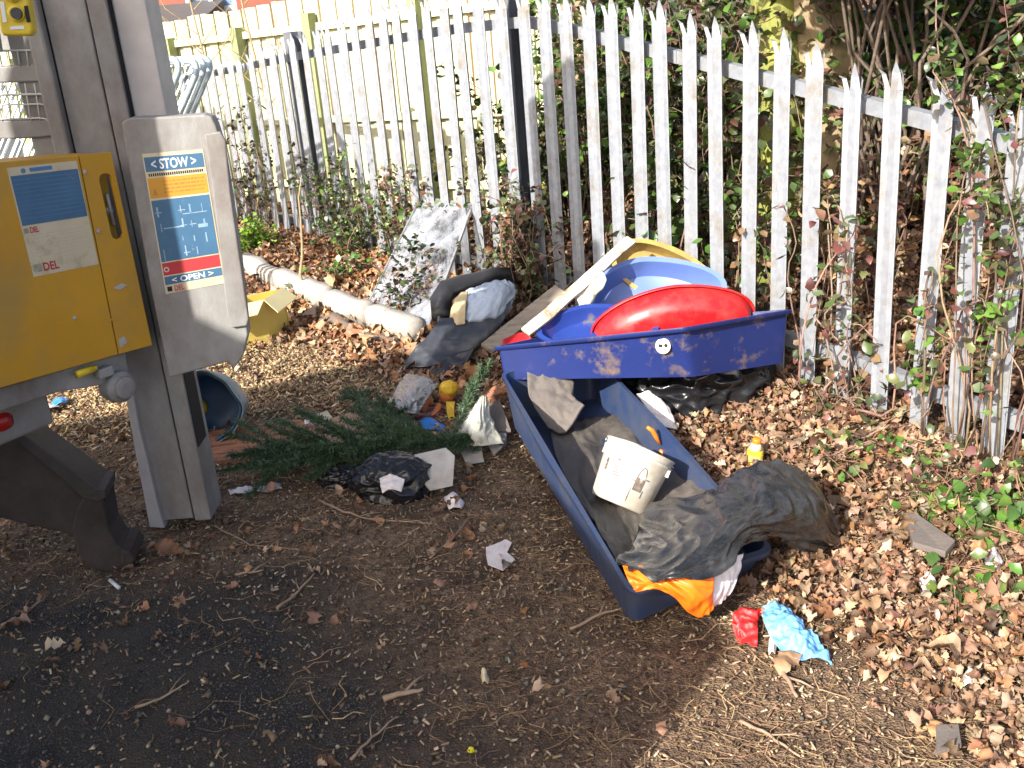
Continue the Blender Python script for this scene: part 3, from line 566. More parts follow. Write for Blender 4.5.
# ------------------------------------------------------------------ leaf litter, chips, twigs
def frustum(x, y, z=0, pad=200):
    v = np.stack([x, y, np.full_like(x, z)-EYE], -1); w = v@Fv; px = 512+FPX*(v@Rv)/w; py = 384-FPX*(v@Uv)/w
    return (w > .3) & (px > -pad) & (px < 1024+pad) & (py < 768+pad)
def segd(x, y, p, q): d = q-p; t = np.clip(((x-p[0])*d[0]+(y-p[1])*d[1])/(d@d), 0, 1); return np.hypot(x-p[0]-t*d[0], y-p[1]-t*d[1])
KC = [on(*q)[:2] for q in [(244, 268), (280, 287), (330, 308), (372, 323), (420, 341)]]
TC = [G(503, 374, .15)[:2], G(631, 592, .1)[:2], G(770, 548, .08)[:2], np.array([.38, 3.9])]
def keep(x, y):
    k = np.ones(x.shape, bool)
    for p, q in zip(KC[:-1], KC[1:]): k &= (segd(x, y, p, q) > .095) | (rng.uniform(0, 1, x.shape) < .3)
    ins = np.ones(x.shape, bool)
    for i in range(4): p, q = TC[i], TC[(i+1) % 4]; ins &= ((q[0]-p[0])*(y-p[1])-(q[1]-p[1])*(x-p[0])) > 0
    return k & ~ins
def scatter(N, dens, x0=-4, x1=3.2, y0=1.3, y1=9, clump=0):
    out = []; n = 0
    while n < N:
        k = 60000; x = rng.uniform(x0, x1, k); y = rng.uniform(y0, y1, k); u = (rng.uniform(0, 1, k) < dens(x, y)) & frustum(x, y) & keep(x, y); out.append(np.stack([x[u], y[u]], -1)); n += u.sum()
    return np.concatenate(out)[:N]
def cln(x, y, f, seed):     # cheap smooth noise 0..1
    r = np.random.default_rng(seed); v = 0
    for i in range(7): a = r.uniform(0, 6.28); ff = f*r.uniform(.6, 1.9); v = v+np.sin(x*math.cos(a)*ff+y*math.sin(a)*ff+r.uniform(0, 6.28))
    return .5+v/7
def dl(x, y):
    s = sf(x, y); near = ss(s, -1.05, -.35); r = ss(x+.42*(y-2.3), .55, 1.0)*.95; l = ss(-x, .1, .6)*ss(s, -1.25, -.9)
    d = np.maximum(np.maximum(near, r), l); d = d*(.45+.75*cln(x, y, 5, 3))
    mid = ss(y, 2.2, 3.4)*.06*(cln(x, y, 7, 4) > .55)
    return np.clip(np.maximum(d, mid+.006), 0, 1)*np.where(s > 1.8, .3, 1)
def lay(N, dens, size, cols, name, label=None, shapes=OAK, F=OAKF, material=LEAF, tilt=.35, lift=.02, sc=None, kind='stuff', **k):
    p = scatter(N, dens, **k); N = len(p); z = hz(p[:, 0], p[:, 1])+rng.uniform(.002, lift, N); pos = np.c_[p, z]
    sz = np.exp(rng.normal(0, .28, (N, 1)))*size if sc is None else sc(N)
    o = cloud(name, shapes, F, pos, rots(N, tilt), sz, pal(cols, N, .3), material, None, kind); o['label'] = label; o['category'] = 'litter'; return o
lay(68000, dl, .037, BROWN, 'leaf_litter', 'brown oak leaves drifted along the fence and kerb', lift=.045, tilt=.42)
lay(11000, lambda x, y: ss(-x, -.2, .6)*ss(sf(x, y), -1.15, -.85)*(sf(x, y) < .5), .055, ORNG, 'bank_leaves', 'orange brown leaves piled on the bank left of the clear panel', lift=.05, tilt=.5, y0=4)
lay(9000, lambda x, y: ss(sf(x, y), -.1, .4), .055, [(.12, .07, .045), (.17, .10, .06), (.09, .055, .035), (.22, .13, .08)], 'shade_tinted_leaves', 'dead leaves on the bank behind the steel fence', lift=.05, tilt=.5)  # leaf colours darkened to carry the shade behind the fence
CH = [(.34, .24, .15), (.26, .17, .10), (.20, .13, .08), (.46, .36, .24), (.14, .09, .055)]
def dc(x, y): m_ = mould(x, y); return np.clip(m_*(.5+.6*cln(x, y, 6, 9))+.13, 0, 1)
lay(130000, dc, .05, CH, 'wood_chips', 'wood chips and bark crumbs trodden over the ground', BOXT, BOXF, CHIP, .45, .012, lambda N: np.c_[rng.uniform(.004, .024, N), rng.uniform(.002, .007, N), rng.uniform(.0015, .005, N)])
lay(22000, lambda x, y: ss(sf(x, y), -3.9, -3.1)*(1-ss(sf(x, y), -1.2, -.9))*ss(-x, -.1, .3)*ss(y, 3.6, 4.3)*(.35+.75*cln(x, y, 5, 8)), .05, [(.50, .35, .18), (.42, .28, .14), (.56, .44, .27), (.3, .19, .1)], 'pale_wood_chips', 'pale golden wood chips in the sunlit strip beside the kerb', BOXT, BOXF, CHIP, .45, .014,
    lambda N: np.c_[rng.uniform(.01, .04, N), rng.uniform(.005, .012, N), rng.uniform(.002, .006, N)], x0=-3.4, x1=.4, y0=3.4, y1=7.5)
lay(9000, lambda x, y: .4+.6*(1-mould(x, y)), .01, [(.17, .15, .12), (.24, .20, .15), (.12, .10, .08), (.3, .25, .18), (.08, .07, .06), (.14, .10, .065)], 'gravel', 'loose grit and small stones on the dark asphalt', BOXT, BOXF, CHIP, .8, .006,
    lambda N: np.exp(rng.normal(0, .4, (N, 1)))*rng.uniform(.7, 1.2, (N, 3))*.0055, y1=6)
def ring(n=5): return None
TW = []
for sd in range(7):
    r = random.Random(sd); b1, b2 = r.uniform(-.22, .22), r.uniform(-.12, .12); v = []
    for i in range(7):
        u = i/6-.5; c = (u, b1*(.25-u*u)*2+b2*math.sin(u*9), .05*math.sin(u*5+sd)); rr = .5*(1-.6*abs(i-2)/4)
        for k in range(4): a = k*math.pi/2+.4; v.append((c[0], c[1]*1.0+.02*0, c[2], math.cos(a)*rr, math.sin(a)*rr))
    TW.append(v)
TWF = [(i*4+k, i*4+(k+1) % 4, i*4+4+(k+1) % 4, i*4+4+k) for i in range(6) for k in range(4)]
def twigs(N, dens, lmin, lmax, rmin, rmax, cols, name, label, **k):
    p = scatter(N, dens, **k); N = len(p); Ls = rng.uniform(lmin, lmax, N)**1; rad = rng.uniform(rmin, rmax, N); tw = np.array(TW)[rng.integers(0, len(TW), N)]
    V = tw[..., :3]*Ls[:, None, None]; V[..., 1] += tw[..., 3]*rad[:, None]; V[..., 2] = V[..., 2]*.25+tw[..., 4]*rad[:, None]
    R_ = rots(N, .08); V = np.einsum('nij,nkj->nki', R_, V); V[..., 0] += p[:, 0, None]; V[..., 1] += p[:, 1, None]
    V[..., 2] += hz(V[..., 0], V[..., 1])+(rad*1.1+rng.uniform(.002, .014, N))[:, None]
    o = cloud(name, [np.zeros((28, 3))], TWF, np.zeros((N, 3)), np.tile(np.eye(3), (N, 1, 1)), np.ones((N, 1)), pal(cols, N, .3), CHIP, None, 'stuff', smooth=True)
    o.data.vertices.foreach_set('co', V.reshape(-1).astype(np.float32)); o.data.update(); o['label'] = label; o['category'] = 'litter'; return o
twigs(11500, lambda x, y: mould(x, y)*(.2+.9*cln(x, y, 4, 21)**2)+.10, .04, .18, .0012, .0032, [(.26, .155, .08), (.34, .22, .12), (.16, .095, .055), (.42, .29, .16)], 'twigs', 'fine brown twigs scattered over leaf mould and asphalt', y1=7)
twigs(420, lambda x, y: (sf(x, y) > -.35)*(sf(x, y) < .5), .3, .8, .002, .004, [(.38, .27, .17), (.30, .17, .11), (.46, .36, .25)], 'dry_stems', 'long dry stems lying along the foot of the fence')
# ------------------------------------------------------------------ lorry with tail lift column
LO = thing('lorry', 'grey steel rear corner of a lorry with a yellow control cabinet and tail lift column', 'lorry', (-1.6, 2.4, 0))
class PL:                                    # a panel plane: origin, u axis, normal towards camera
    def __init__(s, p, n): s.p = np.array(p, float); s.n = unit(n); s.u = unit(np.cross((0, 0, 1), s.n)); s.u = -s.u if s.u[0] < 0 else s.u; s.w = np.array([0, 0, 1.])
    def px(s, x, y, d=0): r = ray(x, y); return Cc+r*(((s.p+s.n*d-Cc)@s.n)/(r@s.n))
    def poly(s, m, pts, d0, d1, mi=0):       # prism from surveyed outline, between offsets d0<d1 along the normal
        q = [s.px(x, y) for x, y in pts]; return m.prism([a+s.n*d0 for a in q], s.n*(d1-d0), mi)
    def quad(s, tl, tr, br, bl): s.q = [s.px(*tl), s.px(*tr), s.px(*br), s.px(*bl)]; return s
    def uv(s, u, v, d=0):                    # u right, v down
        a, b, c, e = s.q; return (a*(1-u)*(1-v)+b*u*(1-v)+c*u*v+e*(1-u)*v)+s.n*d
    def rect(s, m, u0, v0, u1, v1, d0, d1, mi=0): return m.hexa([s.uv(u0, v0, d0), s.uv(u1, v0, d0), s.uv(u1, v1, d0), s.uv(u0, v1, d0)], [s.uv(u0, v0, d1), s.uv(u1, v0, d1), s.uv(u1, v1, d1), s.uv(u0, v1, d1)], mi)
    def text(s, m, txt, u0, v0, u1, v1, d, bold=.0):
        cu = bpy.data.curves.new('t', 'FONT'); cu.body = txt; cu.offset = bold; cu.resolution_u = 3; o = bpy.data.objects.new('t', cu); COL.objects.link(o)
        dg = bpy.context.evaluated_depsgraph_get(); me_ = o.evaluated_get(dg).to_mesh(); vs = np.array([v.co[:2] for v in me_.vertices]); fs = [tuple(p.vertices) for p in me_.polygons]; o.evaluated_get(dg).to_mesh_clear()
        bpy.data.objects.remove(o); lo, hi = vs.min(0), vs.max(0); vs = (vs-lo)/(hi-lo); m.add([s.uv(u0+(u1-u0)*a, v1+(v0-v1)*b, d) for a, b in vs], fs); return m
def xa(px, py, Y): return P(px, py, Y)[0]
YC = 3.12
m = MB()       # column: folded section, verticals
def vb(x0, x1, y0, y1, z0, z1, mi=0): m.box(((x0+x1)/2, (y0+y1)/2, (z0+z1)/2), x1-x0, y1-y0, z1-z0, mi=mi)
xL, xM, xR = -1.262, -1.135, -1.075
vb(xL, xM-.004, YC, YC+.14, .035, 2.7); vb(xM+.004, xR, YC-.012, YC+.14, .03, 2.7); vb(xM-.004, xM+.004, YC+.02, YC+.13, .04, 2.7)
obj('column', m, STEEL, LO, bevel=.008)
m = MB(); vb(xR+.004, -.972, YC+.02, YC+.15, 1.30, 2.7); obj('flange', m, STEELE, LO, bevel=.005)  # lighter pinkish steel carries the skylight on this right face
m = MB(); vb(-1.315, -1.266, YC-.03, YC+.1, .80, 2.7)
vb(-1.40, -1.318, YC+.03, YC+.1, 1.15, 2.7); obj('inner_channel', m, STEEL, LO, bevel=.008)
m = MB(); vb(xR+.001, xR+.0035, YC, YC+.1, .3, 2.7); vb(-1.2655, -1.2625, YC, YC+.1, .7, 2.7); obj('seam', m, BLACK, LO)
# flared base of the column
m = MB(); Pc = PL((0, YC-.02, 0), (0.0, -1, 0)); Pc.poly(m, [(123, 382), (132, 385), (140, 430), (150, 470), (158, 505), (165, 528), (150, 527), (136, 455)], -.10, .004); obj('gusset', m, STEELE, LO, bevel=.004)
# STOW panel
PS = PL((-1.0, YC-.10, 0), (.10, -1, 0)); m = MB()
PS.poly(m, [(121, 122), (130, 118), (170, 116.5), (204, 114.5), (212, 117), (216, 125), (222, 145), (230, 193), (240, 262), (248, 335), (243, 356), (234, 369), (228, 362), (169, 378), (150, 285)], -.075, 0)
sp = obj('lever_panel', m, STEEL, LO, bevel=.006, seg=3)
m = MB(); PS.poly(m, [(205, 134), (221, 131), (226, 140), (231, 193), (249, 318), (247, 325), (232, 327), (228, 316), (212, 180)], .001, .012); obj('folded_strip', m, STEEL, sp, bevel=.004)
m = MB(); PS.quad((142, 154), (203, 149), (225, 283), (166, 294)); dd = .0015
PS.rect(m, 0, 0, 1, 1, .0005, dd); sg = obj('sign', m, CREAM, sp)
bands = [('sign_band', LBLUE, .02, .025, .98, .125), ('sign_band', LORANGE, .02, .17, .98, .31), ('sign_panel', LBLUE, .02, .325, .98, .765), ('sign_band', LRED, .02, .775, .98, .865), ('sign_band', LBLUE, .02, .875, .98, .935)]
for nm, mt, a, b, c, d in bands:
    m = MB(); PS.rect(m, a, b, c, d, dd, dd+.001, 0); obj(nm, m, mt, sp)
m = MB(); PS.text(m, '< STOW >', .12, .04, .86, .112, dd+.0016, .02); obj('lettering', m, LWHITE, sp, fix=False); m = MB(); PS.text(m, '< OPEN >', .14, .884, .84, .928, dd+.0016, .02); obj('lettering', m, LWHITE, sp, fix=False)
m = MB(); PS.text(m, 'DEL', .16, .948, .32, .988, dd+.0016, .02); obj('lettering', m, LRED, sp, fix=False)
R = random.Random(3); m = MB()
for i in range(26): u = .05+i*.035; PS.rect(m, u, .138, u+.02, .158, dd, dd+.001)
PS.rect(m, .04, .95, .12, .985, dd, dd+.001)
obj('print', m, BLACK, sp)
m = MB()
for i in range(4):
    u = .26
    while u < .92: w_ = R.uniform(.03, .10); PS.rect(m, u, .192+i*.026, min(u+w_, .94), .204+i*.026, dd+.001, dd+.0015); u += w_+.02
q = [PS.uv(.07, .29, dd+.0015), PS.uv(.15, .29, dd+.0015), PS.uv(.11, .24, dd+.0015)]; m.prism(q, PS.n*.0006)
obj('print', m, LBROWN, sp)
m = MB()          # worn pictograms: figures and lines
for v0 in (.36, .47, .58, .67):
    for i in range(5):
        u0 = .08+i*.18+R.uniform(-.02, .03)
        if R.random() < .25: continue
        PS.rect(m, u0, v0+R.uniform(0, .03), u0+R.uniform(.008, .03), v0+R.uniform(.05, .09), dd+.001, dd+.0015)
        if R.random() < .5: PS.rect(m, u0-.03, v0+.05, u0+.08, v0+.056, dd+.0012, dd+.0017)
PS.rect(m, .15, .525, .48, .533, dd+.001, dd+.0016); PS.rect(m, .5, .44, .9, .446, dd+.001, dd+.0016); PS.rect(m, .72, .53, .88, .556, dd+.0012, dd+.0018)
obj('pictograms', m, LFAINT, sp)
m = MB(); c = PS.uv(.08, .823); m.lathe(c+PS.n*(dd+.0012), PS.n, [(.008, 0), (.008, .0006)], 16); m2 = MB(); m2.lathe(c+PS.n*(dd+.0018), PS.n, [(.005, 0), (.005, .0006)], 16)
obj('emblem', m, WIRE, sp); obj('emblem', m2, LRED, sp)
# yellow cabinet
A = P(-54, 167, 2.62); Bq = P(110, 152, 3.0); nrm = np.cross((Bq-A)*(1, 1, 0), (0, 0, 1)); nrm = unit(nrm if nrm[1] < 0 else -nrm)
CB = PL((Bq[0], Bq[1], 1), nrm); CB.quad((-150, 176), (111, 152), (152, 345), (-150, 429)); m = MB()
BLq = CB.px(-150, 430); TLq = CB.px(-150, 176)
slot = []
for k in range(16):
    a = math.pi*k/8; cx, cy = (105.5, 181) if k < 8 else (116, 232)
    slot.append((cx+6.6*math.cos(a+math.pi if False else -a), cy-6.6*math.sin(a) if k < 8 else cy-6.6*math.sin(a)))
slot = [(105.5+6.6*math.cos(-a), 179.5+6.6*math.sin(-a)) for a in np.linspace(0, math.pi, 8)]+[(117.5+6.6*math.cos(a), 233+6.6*math.sin(a)) for a in np.linspace(math.pi, 0, 8)]
# right hand door strip built round the slot
strip = [(79, 155), (111, 152), (152, 345), (119, 354)]; sq = [(slot[k]) for k in range(16)]
ring_o = [(111, 152), (95, 153.5), (79, 155), (92, 220), (105, 286), (119, 354), (135, 349.5), (152, 345), (138, 280), (125, 218)]
outer = []
for (x, y) in sq:                # nearest outer pt by direction
    outer.append(None)
import itertools
m = MB()
def rr(a, b, c, d): CB.poly(m, [a, b, c, d], -.012, 0)
def edge(a, b, y): f = (y-a[1])/(b[1]-a[1]); return (a[0]+(b[0]-a[0])*f, y)
Lf = lambda y: edge((79, 155), (119, 354), y); Rf = lambda y: edge((111, 152), (152, 345), y)
rr((79, 155), (111, 152), Rf(173), Lf(173))
ys_ = [173, 174.3, 177, 181, 190, 210, 227, 233, 237.5, 239.6]
def sl(y, side):
    if y <= 173 or y >= 239.6: c = 105.2 if y <= 173 else 117.6; return (c, y)
    if y < 179.5: cx = 105.5; dx = math.sqrt(max(0, 6.6**2-(y-179.5)**2))
    elif y > 233: cx = 117.5; dx = math.sqrt(max(0, 6.6**2-(y-233)**2))
    else: cx = 105.5+12*(y-179.5)/53.5; dx = 6.6
    return (cx+side*dx, y)
for y0, y1 in zip(ys_[:-1], ys_[1:]):
    rr(Lf(y0), sl(y0, -1), sl(y1, -1), Lf(y1)); rr(sl(y0, 1), Rf(y0), Rf(y1), sl(y1, 1))
rr(Lf(239.6), Rf(239.6), (152, 345), (119, 354))
cb = obj('cabinet_edge', m, YEL, LO)
m = MB(); CB.poly(m, [(-150, 176), (78, 155), (118, 354.5), (-150, 431)], -.012, .002); CB.poly(m, [(-150, 178), (110, 154), (151, 343), (-150, 428)], -.24, -.05)
door = obj('cabinet_door', m, YEL, LO, bevel=.003)
m = MB(); CB.poly(m, [(-150, 370), (-50, 346), (60, 322), (118, 318), (119, 320), (60, 324.5), (-50, 349), (-150, 373)], .002, .0026); obj('crease', m, YEL, door)
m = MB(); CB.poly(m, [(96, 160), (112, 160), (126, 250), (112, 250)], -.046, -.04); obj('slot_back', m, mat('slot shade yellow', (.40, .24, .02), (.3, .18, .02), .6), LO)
m = MB(); a, b = CB.px(107, 194, -.03), CB.px(114, 225, -.03); m.tube([a, a*.6+b*.4, b], .0055, 8); c_ = a*.45+b*.55; m.lathe(c_-CB.n*.012, CB.n, [(.013, 0), (.013, .006), (.006, .008), (.006, .018)], 14); obj('handle', m, STEELE, LO, smooth=True)
m = MB(); CB.quad((6, 168), (76, 160.5), (98, 264), (33, 277)); CB.rect(m, 0, 0, 1, 1, .0022, .003); lb_ = obj('label', m, CREAM, door)
m = MB(); CB.rect(m, .02, .075, .985, .525, .003, .0036); obj('label_panel', m, LBLUE, door)
m = MB(); 
for i in range(10): v = .11+i*.039; CB.rect(m, .04, v, .96, v+.006, .0036, .004)
MIDB = mat('label mid blue', (.06, .2, .40), (.05, .14, .3), .5); obj('print', m, MIDB, door); m = MB(); CB.rect(m, .30, .02, .62, .055, .003, .0036); obj('print', m, MIDB, door); m = MB(); m.lathe(CB.uv(.21, .04, .003), CB.n, [(.007, 0), (.007, .0006)], 16); obj('emblem', m, MIDB, door)
m = MB()
for i in range(7):
    u = .12
    while u < .92: w_ = R.uniform(.04, .2); CB.rect(m, u, .62+i*.033, min(u+w_, .95), .625+i*.033, .003, .0034); u += w_+.03
obj('print', m, mat('label faint text', (.42, .38, .28), (.5, .45, .33), .6, 40), door)
m = MB(); CB.text(m, 'DEL', .11, .545, .23, .60, .0036, .03); obj('lettering', m, LRED, door, fix=False); m = MB(); CB.text(m, 'DEL', .17, .885, .40, .965, .0036, .03); obj('lettering', m, LRED, door, fix=False)
m = MB()
EMB = mat('emblem green grey', (.16, .18, .13), (.45, .4, .28), .6, 90)
for (u, v, s_) in ((.055, .573, .045), (.09, .925, .075)):
    m = MB(); CB.rect(m, u-s_*.8, v-s_*.5, u+s_*.8, v+s_*.5, .003, .0036); obj('emblem', m, EMB, door)
m = MB()
for x, y in ((84, 172), (98, 231), (74, 318)): m.lathe(CB.px(x, y, .0), CB.n, [(.006, 0), (.006, .004), (.003, .005)], 10)
obj('screws', m, STEELE, LO)
m = MB(); CB.poly(m, [(112, 288), (121, 283), (127, 285), (119, 290)], .0022, .003); obj('scratch', m, STEELE, LO); m = MB(); CB.poly(m, [(118, 340), (124, 336), (127, 342), (120, 348)], .0, .0015); obj('scratch', m, STEELE, LO)
# beam and pivot below the cabinet
m = MB(); BM = PL(CB.p-CB.n*.04, CB.n); BM.poly(m, [(-150, 430), (0, 388), (126, 352), (132, 392), (110, 384), (60, 392), (0, 412), (-150, 455)], -.09, 0); obj('bottom_beam', m, STEEL, LO, bevel=.006)
m = MB(); c = BM.px(118, 386, .0); m.lathe(c-BM.n*.03, BM.n, [(.05, 0), (.05, .05), (.035, .06), (.035, .075), (.018, .078)], 24); c2 = BM.px(104, 372, .02); m.box(c2, .05, .03, .03, BM.u, BM.n)
obj('pivot', m, STEEL, LO, bevel=.004)
m = MB(); c = BM.px(84, 372, .03); m.tube([c-BM.u*.025, c+BM.u*.03], .012, 12); m.tube([c+BM.u*.03, c+BM.u*.042], .008, 10); obj('hose_fitting', m, YELD, LO, smooth=True)
m = MB(); c = P(2, 421, 2.75); m.lathe(c-np.array([.05, 0, 0]), (1, 0, 0), [(.02, 0), (.032, .02), (.034, .05), (.02, .075)], 20, ref=(0, 0, 1)); obj('lamp', m, REDP, LO, smooth=True)
# wire guard and beams (upper left)
PG = PL((0, YC+.02, 0), (0, -1, 0)); m = MB(); PG.poly(m, [(-120, 88), (-120, 72), (50, 64), (54, 81)], -.05, 0); PG.poly(m, [(-120, 140), (-120, 122), (66, 119.5), (72, 110), (80, 134), (20, 139)], -.05, .0); obj('cross_beam', m, STEEL, LO, bevel=.005)
m = MB()
for k in range(16): x = -100+k*9.6; m.tube([PG.px(x, 83), PG.px(x+6, 121)], .0022, 5)
for y in (94, 104, 118): m.tube([PG.px(-120, y+4), PG.px(40, y), PG.px(46, y+1), PG.px(52, y+8), PG.px(56, 121)], .0026 if y > 94 else .0036, 5)
for k in range(16): x = -100+k*9.0; m.tube([PG.px(x, 50), PG.px(x+3, 66)], .0022, 5)
m.tube([PG.px(-120, 54), PG.px(36, 50), PG.px(39, 52), PG.px(41, 63)], .003, 5); obj('wire_guard', m, WIRE, LO, smooth=True)
# pendant controller
PCt = PL((0, YC-.10, 0), (.15, -1, 0)); m = MB(); PCt.poly(m, [(2, 36), (31, 36), (33, 30), (22, -40), (-8, -40), (0, 30)], -.05, 0); ct = obj('control_box', m, YELD, LO, bevel=.008, seg=3)
m = MB()
for x, y, r in ((16.5, 13.5, .021), (12, -6, .021)): m.lathe(PCt.px(x, y, 0), PCt.n, [(r, 0), (r, .006), (r*.8, .009)], 20)
obj('dial_ring', m, YELD, ct, smooth=False)
m = MB()
for x, y, r in ((16.5, 13.5, .0155), (12, -6, .0155)): m.lathe(PCt.px(x, y, .0085), PCt.n, [(r, 0), (r*.9, .006)], 20)
obj('dial', m, RUBBER, ct)
m = MB(); PCt.poly(m, [(24, 6), (28, 5.5), (31, 22), (27, 22.5)], .0005, .002); obj('switch', m, BLACK, ct)
m = MB(); PCt.poly(m, [(10, 26.5), (24, 25.5), (24.6, 29), (10.6, 29.6)], .0005, .0015); PCt.poly(m, [(0, 2), (4, 1.6), (7, 22), (3, 22.5)], .0005, .0015); obj('sticker', m, LWHITE, ct)
m = MB(); PG.poly(m, [(-30, 0), (-2, 0), (6, 50), (-22, 52)], .02, .05); obj('side_strip', m, mat('pale green paint', (.42, .52, .42), rough=.5), LO)
m = MB(); PG.poly(m, [(-40, -60), (30, -60), (44, 50), (-30, 54)], -.09, -.06); obj('back_plate', m, STEEL, LO)
# folded steel underrun arm at lower left
PA = PL((-1.45, 2.86, 0), (.12, -1, 0)); m = MB()
PA.poly(m, [(-140, 400), (-10, 428), (14, 428), (40, 447), (70, 470), (98, 490), (86, 512), (74, 540), (60, 534), (0, 520), (-140, 500)], -.13, -.01); arm = obj('underrun_arm', m, RUST, LO, bevel=.006)
m = MB(); PA.poly(m, [(10, 426), (16, 428), (60, 459), (98, 487), (106, 488), (107, 497), (98, 501), (84, 497), (50, 467), (12, 435)], -.13, .012); obj('arm_edge', m, mat('worn arm edge', (.06, .05, .045), (.04, .033, .03), .6, 14, .2, .3), arm, bevel=.004)
m = MB(); PA.poly(m, [(84, 497), (104, 498), (106, 512), (110, 532), (118, 546), (131, 551), (136, 557), (131, 566), (112, 573), (92, 569), (78, 553), (72, 530), (76, 510)], -.14, .004)
PA.poly(m, [(122, 546), (131, 549), (137, 557), (131, 566), (122, 562)], -.14, .02); obj('foot', m, RUST, arm, bevel=.008, seg=3)
# unseen boxes added to cast the lorry's shade, and its wheels, beyond the left edge
m = MB(); ax = unit((.93, .36, 0)); ay = unit((-.36, .93, 0)); 
ra, rb = np.array([-3.15, 1.4, 0]), np.array([-2.15, -1.2, 0])
m.hexa([ra+(0, 0, .85), rb+(0, 0, .85), rb-ax*6+(0, 0, .85), ra-ax*6+(0, 0, .85)], [ra+(0, 0, 2.62), rb+(0, 0, 2.62), rb-ax*6+(0, 0, 2.62), ra-ax*6+(0, 0, 2.62)]); obj('lorry_shadow_box', m, mat('white shadow box', (.6, .6, .58), (.5, .5, .48), .5), LO, bevel=.02)  # off-frame box, footprint shaped to cast the foreground shadow
m = MB(); m.hexa([(-2.55, 1.75, .35), (-1.72, 2.42, .35), (-1.62, 2.2, .35), (-2.4, 1.35, .35)], [(-2.55, 1.75, 2.55), (-1.72, 2.42, 2.55), (-1.62, 2.2, 2.55), (-2.4, 1.35, 2.55)]); m.bar((-2.45, 1.6, .7), (-4.5, -.3, .7), .2, .25); m.bar((-1.45, 2.9, .6), (-2.2, 1.7, .6), .1, .16); obj('column_shade_slab', m, STEEL, LO, bevel=.01)  # unseen slab added to keep the sun off the column
for wp in ((-3.6, 0.1), (-4.6, .2), (-2.8, -1.9)):
    m = MB(); m.lathe((wp[0], wp[1], .45), ay, [(.2, -.12), (.42, -.12), (.45, -.08), (.45, .08), (.42, .12), (.2, .12)], 28, ref=(0, 0, 1)); wh = obj('wheel', m, RUBBER, LO, smooth=True); m = MB(); m.lathe((wp[0], wp[1], .45), ay, [(.19, -.10), (.19, .10)], 20, ref=(0, 0, 1)); obj('rim', m, STEELE, wh)
# ------------------------------------------------------------------ fly tipped rubbish
def tray_mesh(rim, flo, th=.006, lip=.018, nseg=5, rc=.09, waves=0, lipd=.012):
    """open moulded tray: rim quad, floor quad (corners rounded), wall + rolled lip"""
    rim = [np.array(p, float) for p in rim]; flo = [np.array(p, float) for p in flo]
    def loop(q, r):
        out = []
        for i in range(4):
            a, b, c = q[i-1], q[i], q[(i+1) % 4]; u = unit(a-b)*r; v = unit(c-b)*r
            for k in range(nseg+1):
                t = k/nseg; out.append((b+u)*(1-t)**2+b*2*t*(1-t)+(b+v)*t*t)
            for k in range(1, 8): t = k/8; nxt = q[(i+1) % 4]; v2 = unit(b-nxt)*r; out.append((b+v)*(1-t)+(nxt+v2)*t)
        return out
    a = loop(rim, rc); b = loop(flo, rc*.9); n = len(a); cen = sum(rim)/4; up = unit(sum(rim)-sum(flo))
    out = [p+unit(p-cen)*lip for p in a]; lo = [p-up*lipd for p in out]; m = MB()
    def ringpts(p, sh, k): return [q+sh for q in p]
    inn = [p for p in a]; mid = [x*.5+y*.5+unit(x-cen)*(.004*math.sin(i*.9) if waves else 0) for i, (x, y) in enumerate(zip(a, b))]
    rings = [inn, mid, b]; cb = sum(b)/n
    V = []; F = []
    for r_ in [lo, out]+rings: V += r_
    for k in range(4):
        for i in range(n): F.append((k*n+i, k*n+(i+1) % n, (k+1)*n+(i+1) % n, (k+1)*n+i))
    V.append(cb); c0 = len(V)-1
    ring2 = []
    V2 = [cb+(p-cb)*.5 for p in b]; s0 = len(V); V += V2
    for i in range(n): F.append((4*n+i, 4*n+(i+1) % n, s0+(i+1) % n, s0+i)); F.append((s0+i, s0+(i+1) % n, c0))
    m.add(V, F); return m
def tray_obj(name, mb, mt, parent, th=.006, **k):
    o = obj(name, mb, mt, parent, smooth=True, fix=True, **k); q = o.modifiers.new('th', 'SOLIDIFY'); q.thickness = th; q.offset = 0; o.data.set_sharp_from_angle(angle=math.radians(38)); return o
# lower tray (lying open on the ground)
BLc, FLc, FRc, BRc = G(503, 374, .25), G(631, 590, .16), G(800, 520, .10), G(652, 412, .22)
FRc = G(770, 548, .10); BRc = np.array([.34, 3.95, .24])
f_ = lambda p, cen, z: np.array([cen[0]+(p[0]-cen[0])*.93, cen[1]+(p[1]-cen[1])*.95, z])
cen = (BLc+FLc+FRc+BRc)/4; LT = thing('play_tray', 'open dark blue plastic tray lying on the ground with the bucket in it', 'tray', (cen[0], cen[1], 0))
m = tray_mesh([BLc, FLc, FRc, BRc], [f_(BLc, cen, .05), f_(FLc, cen, .03), f_(FRc, cen, .03), f_(BRc, cen, .05)], rc=.05); tray_obj('shell', m, BLUC, LT, .007)
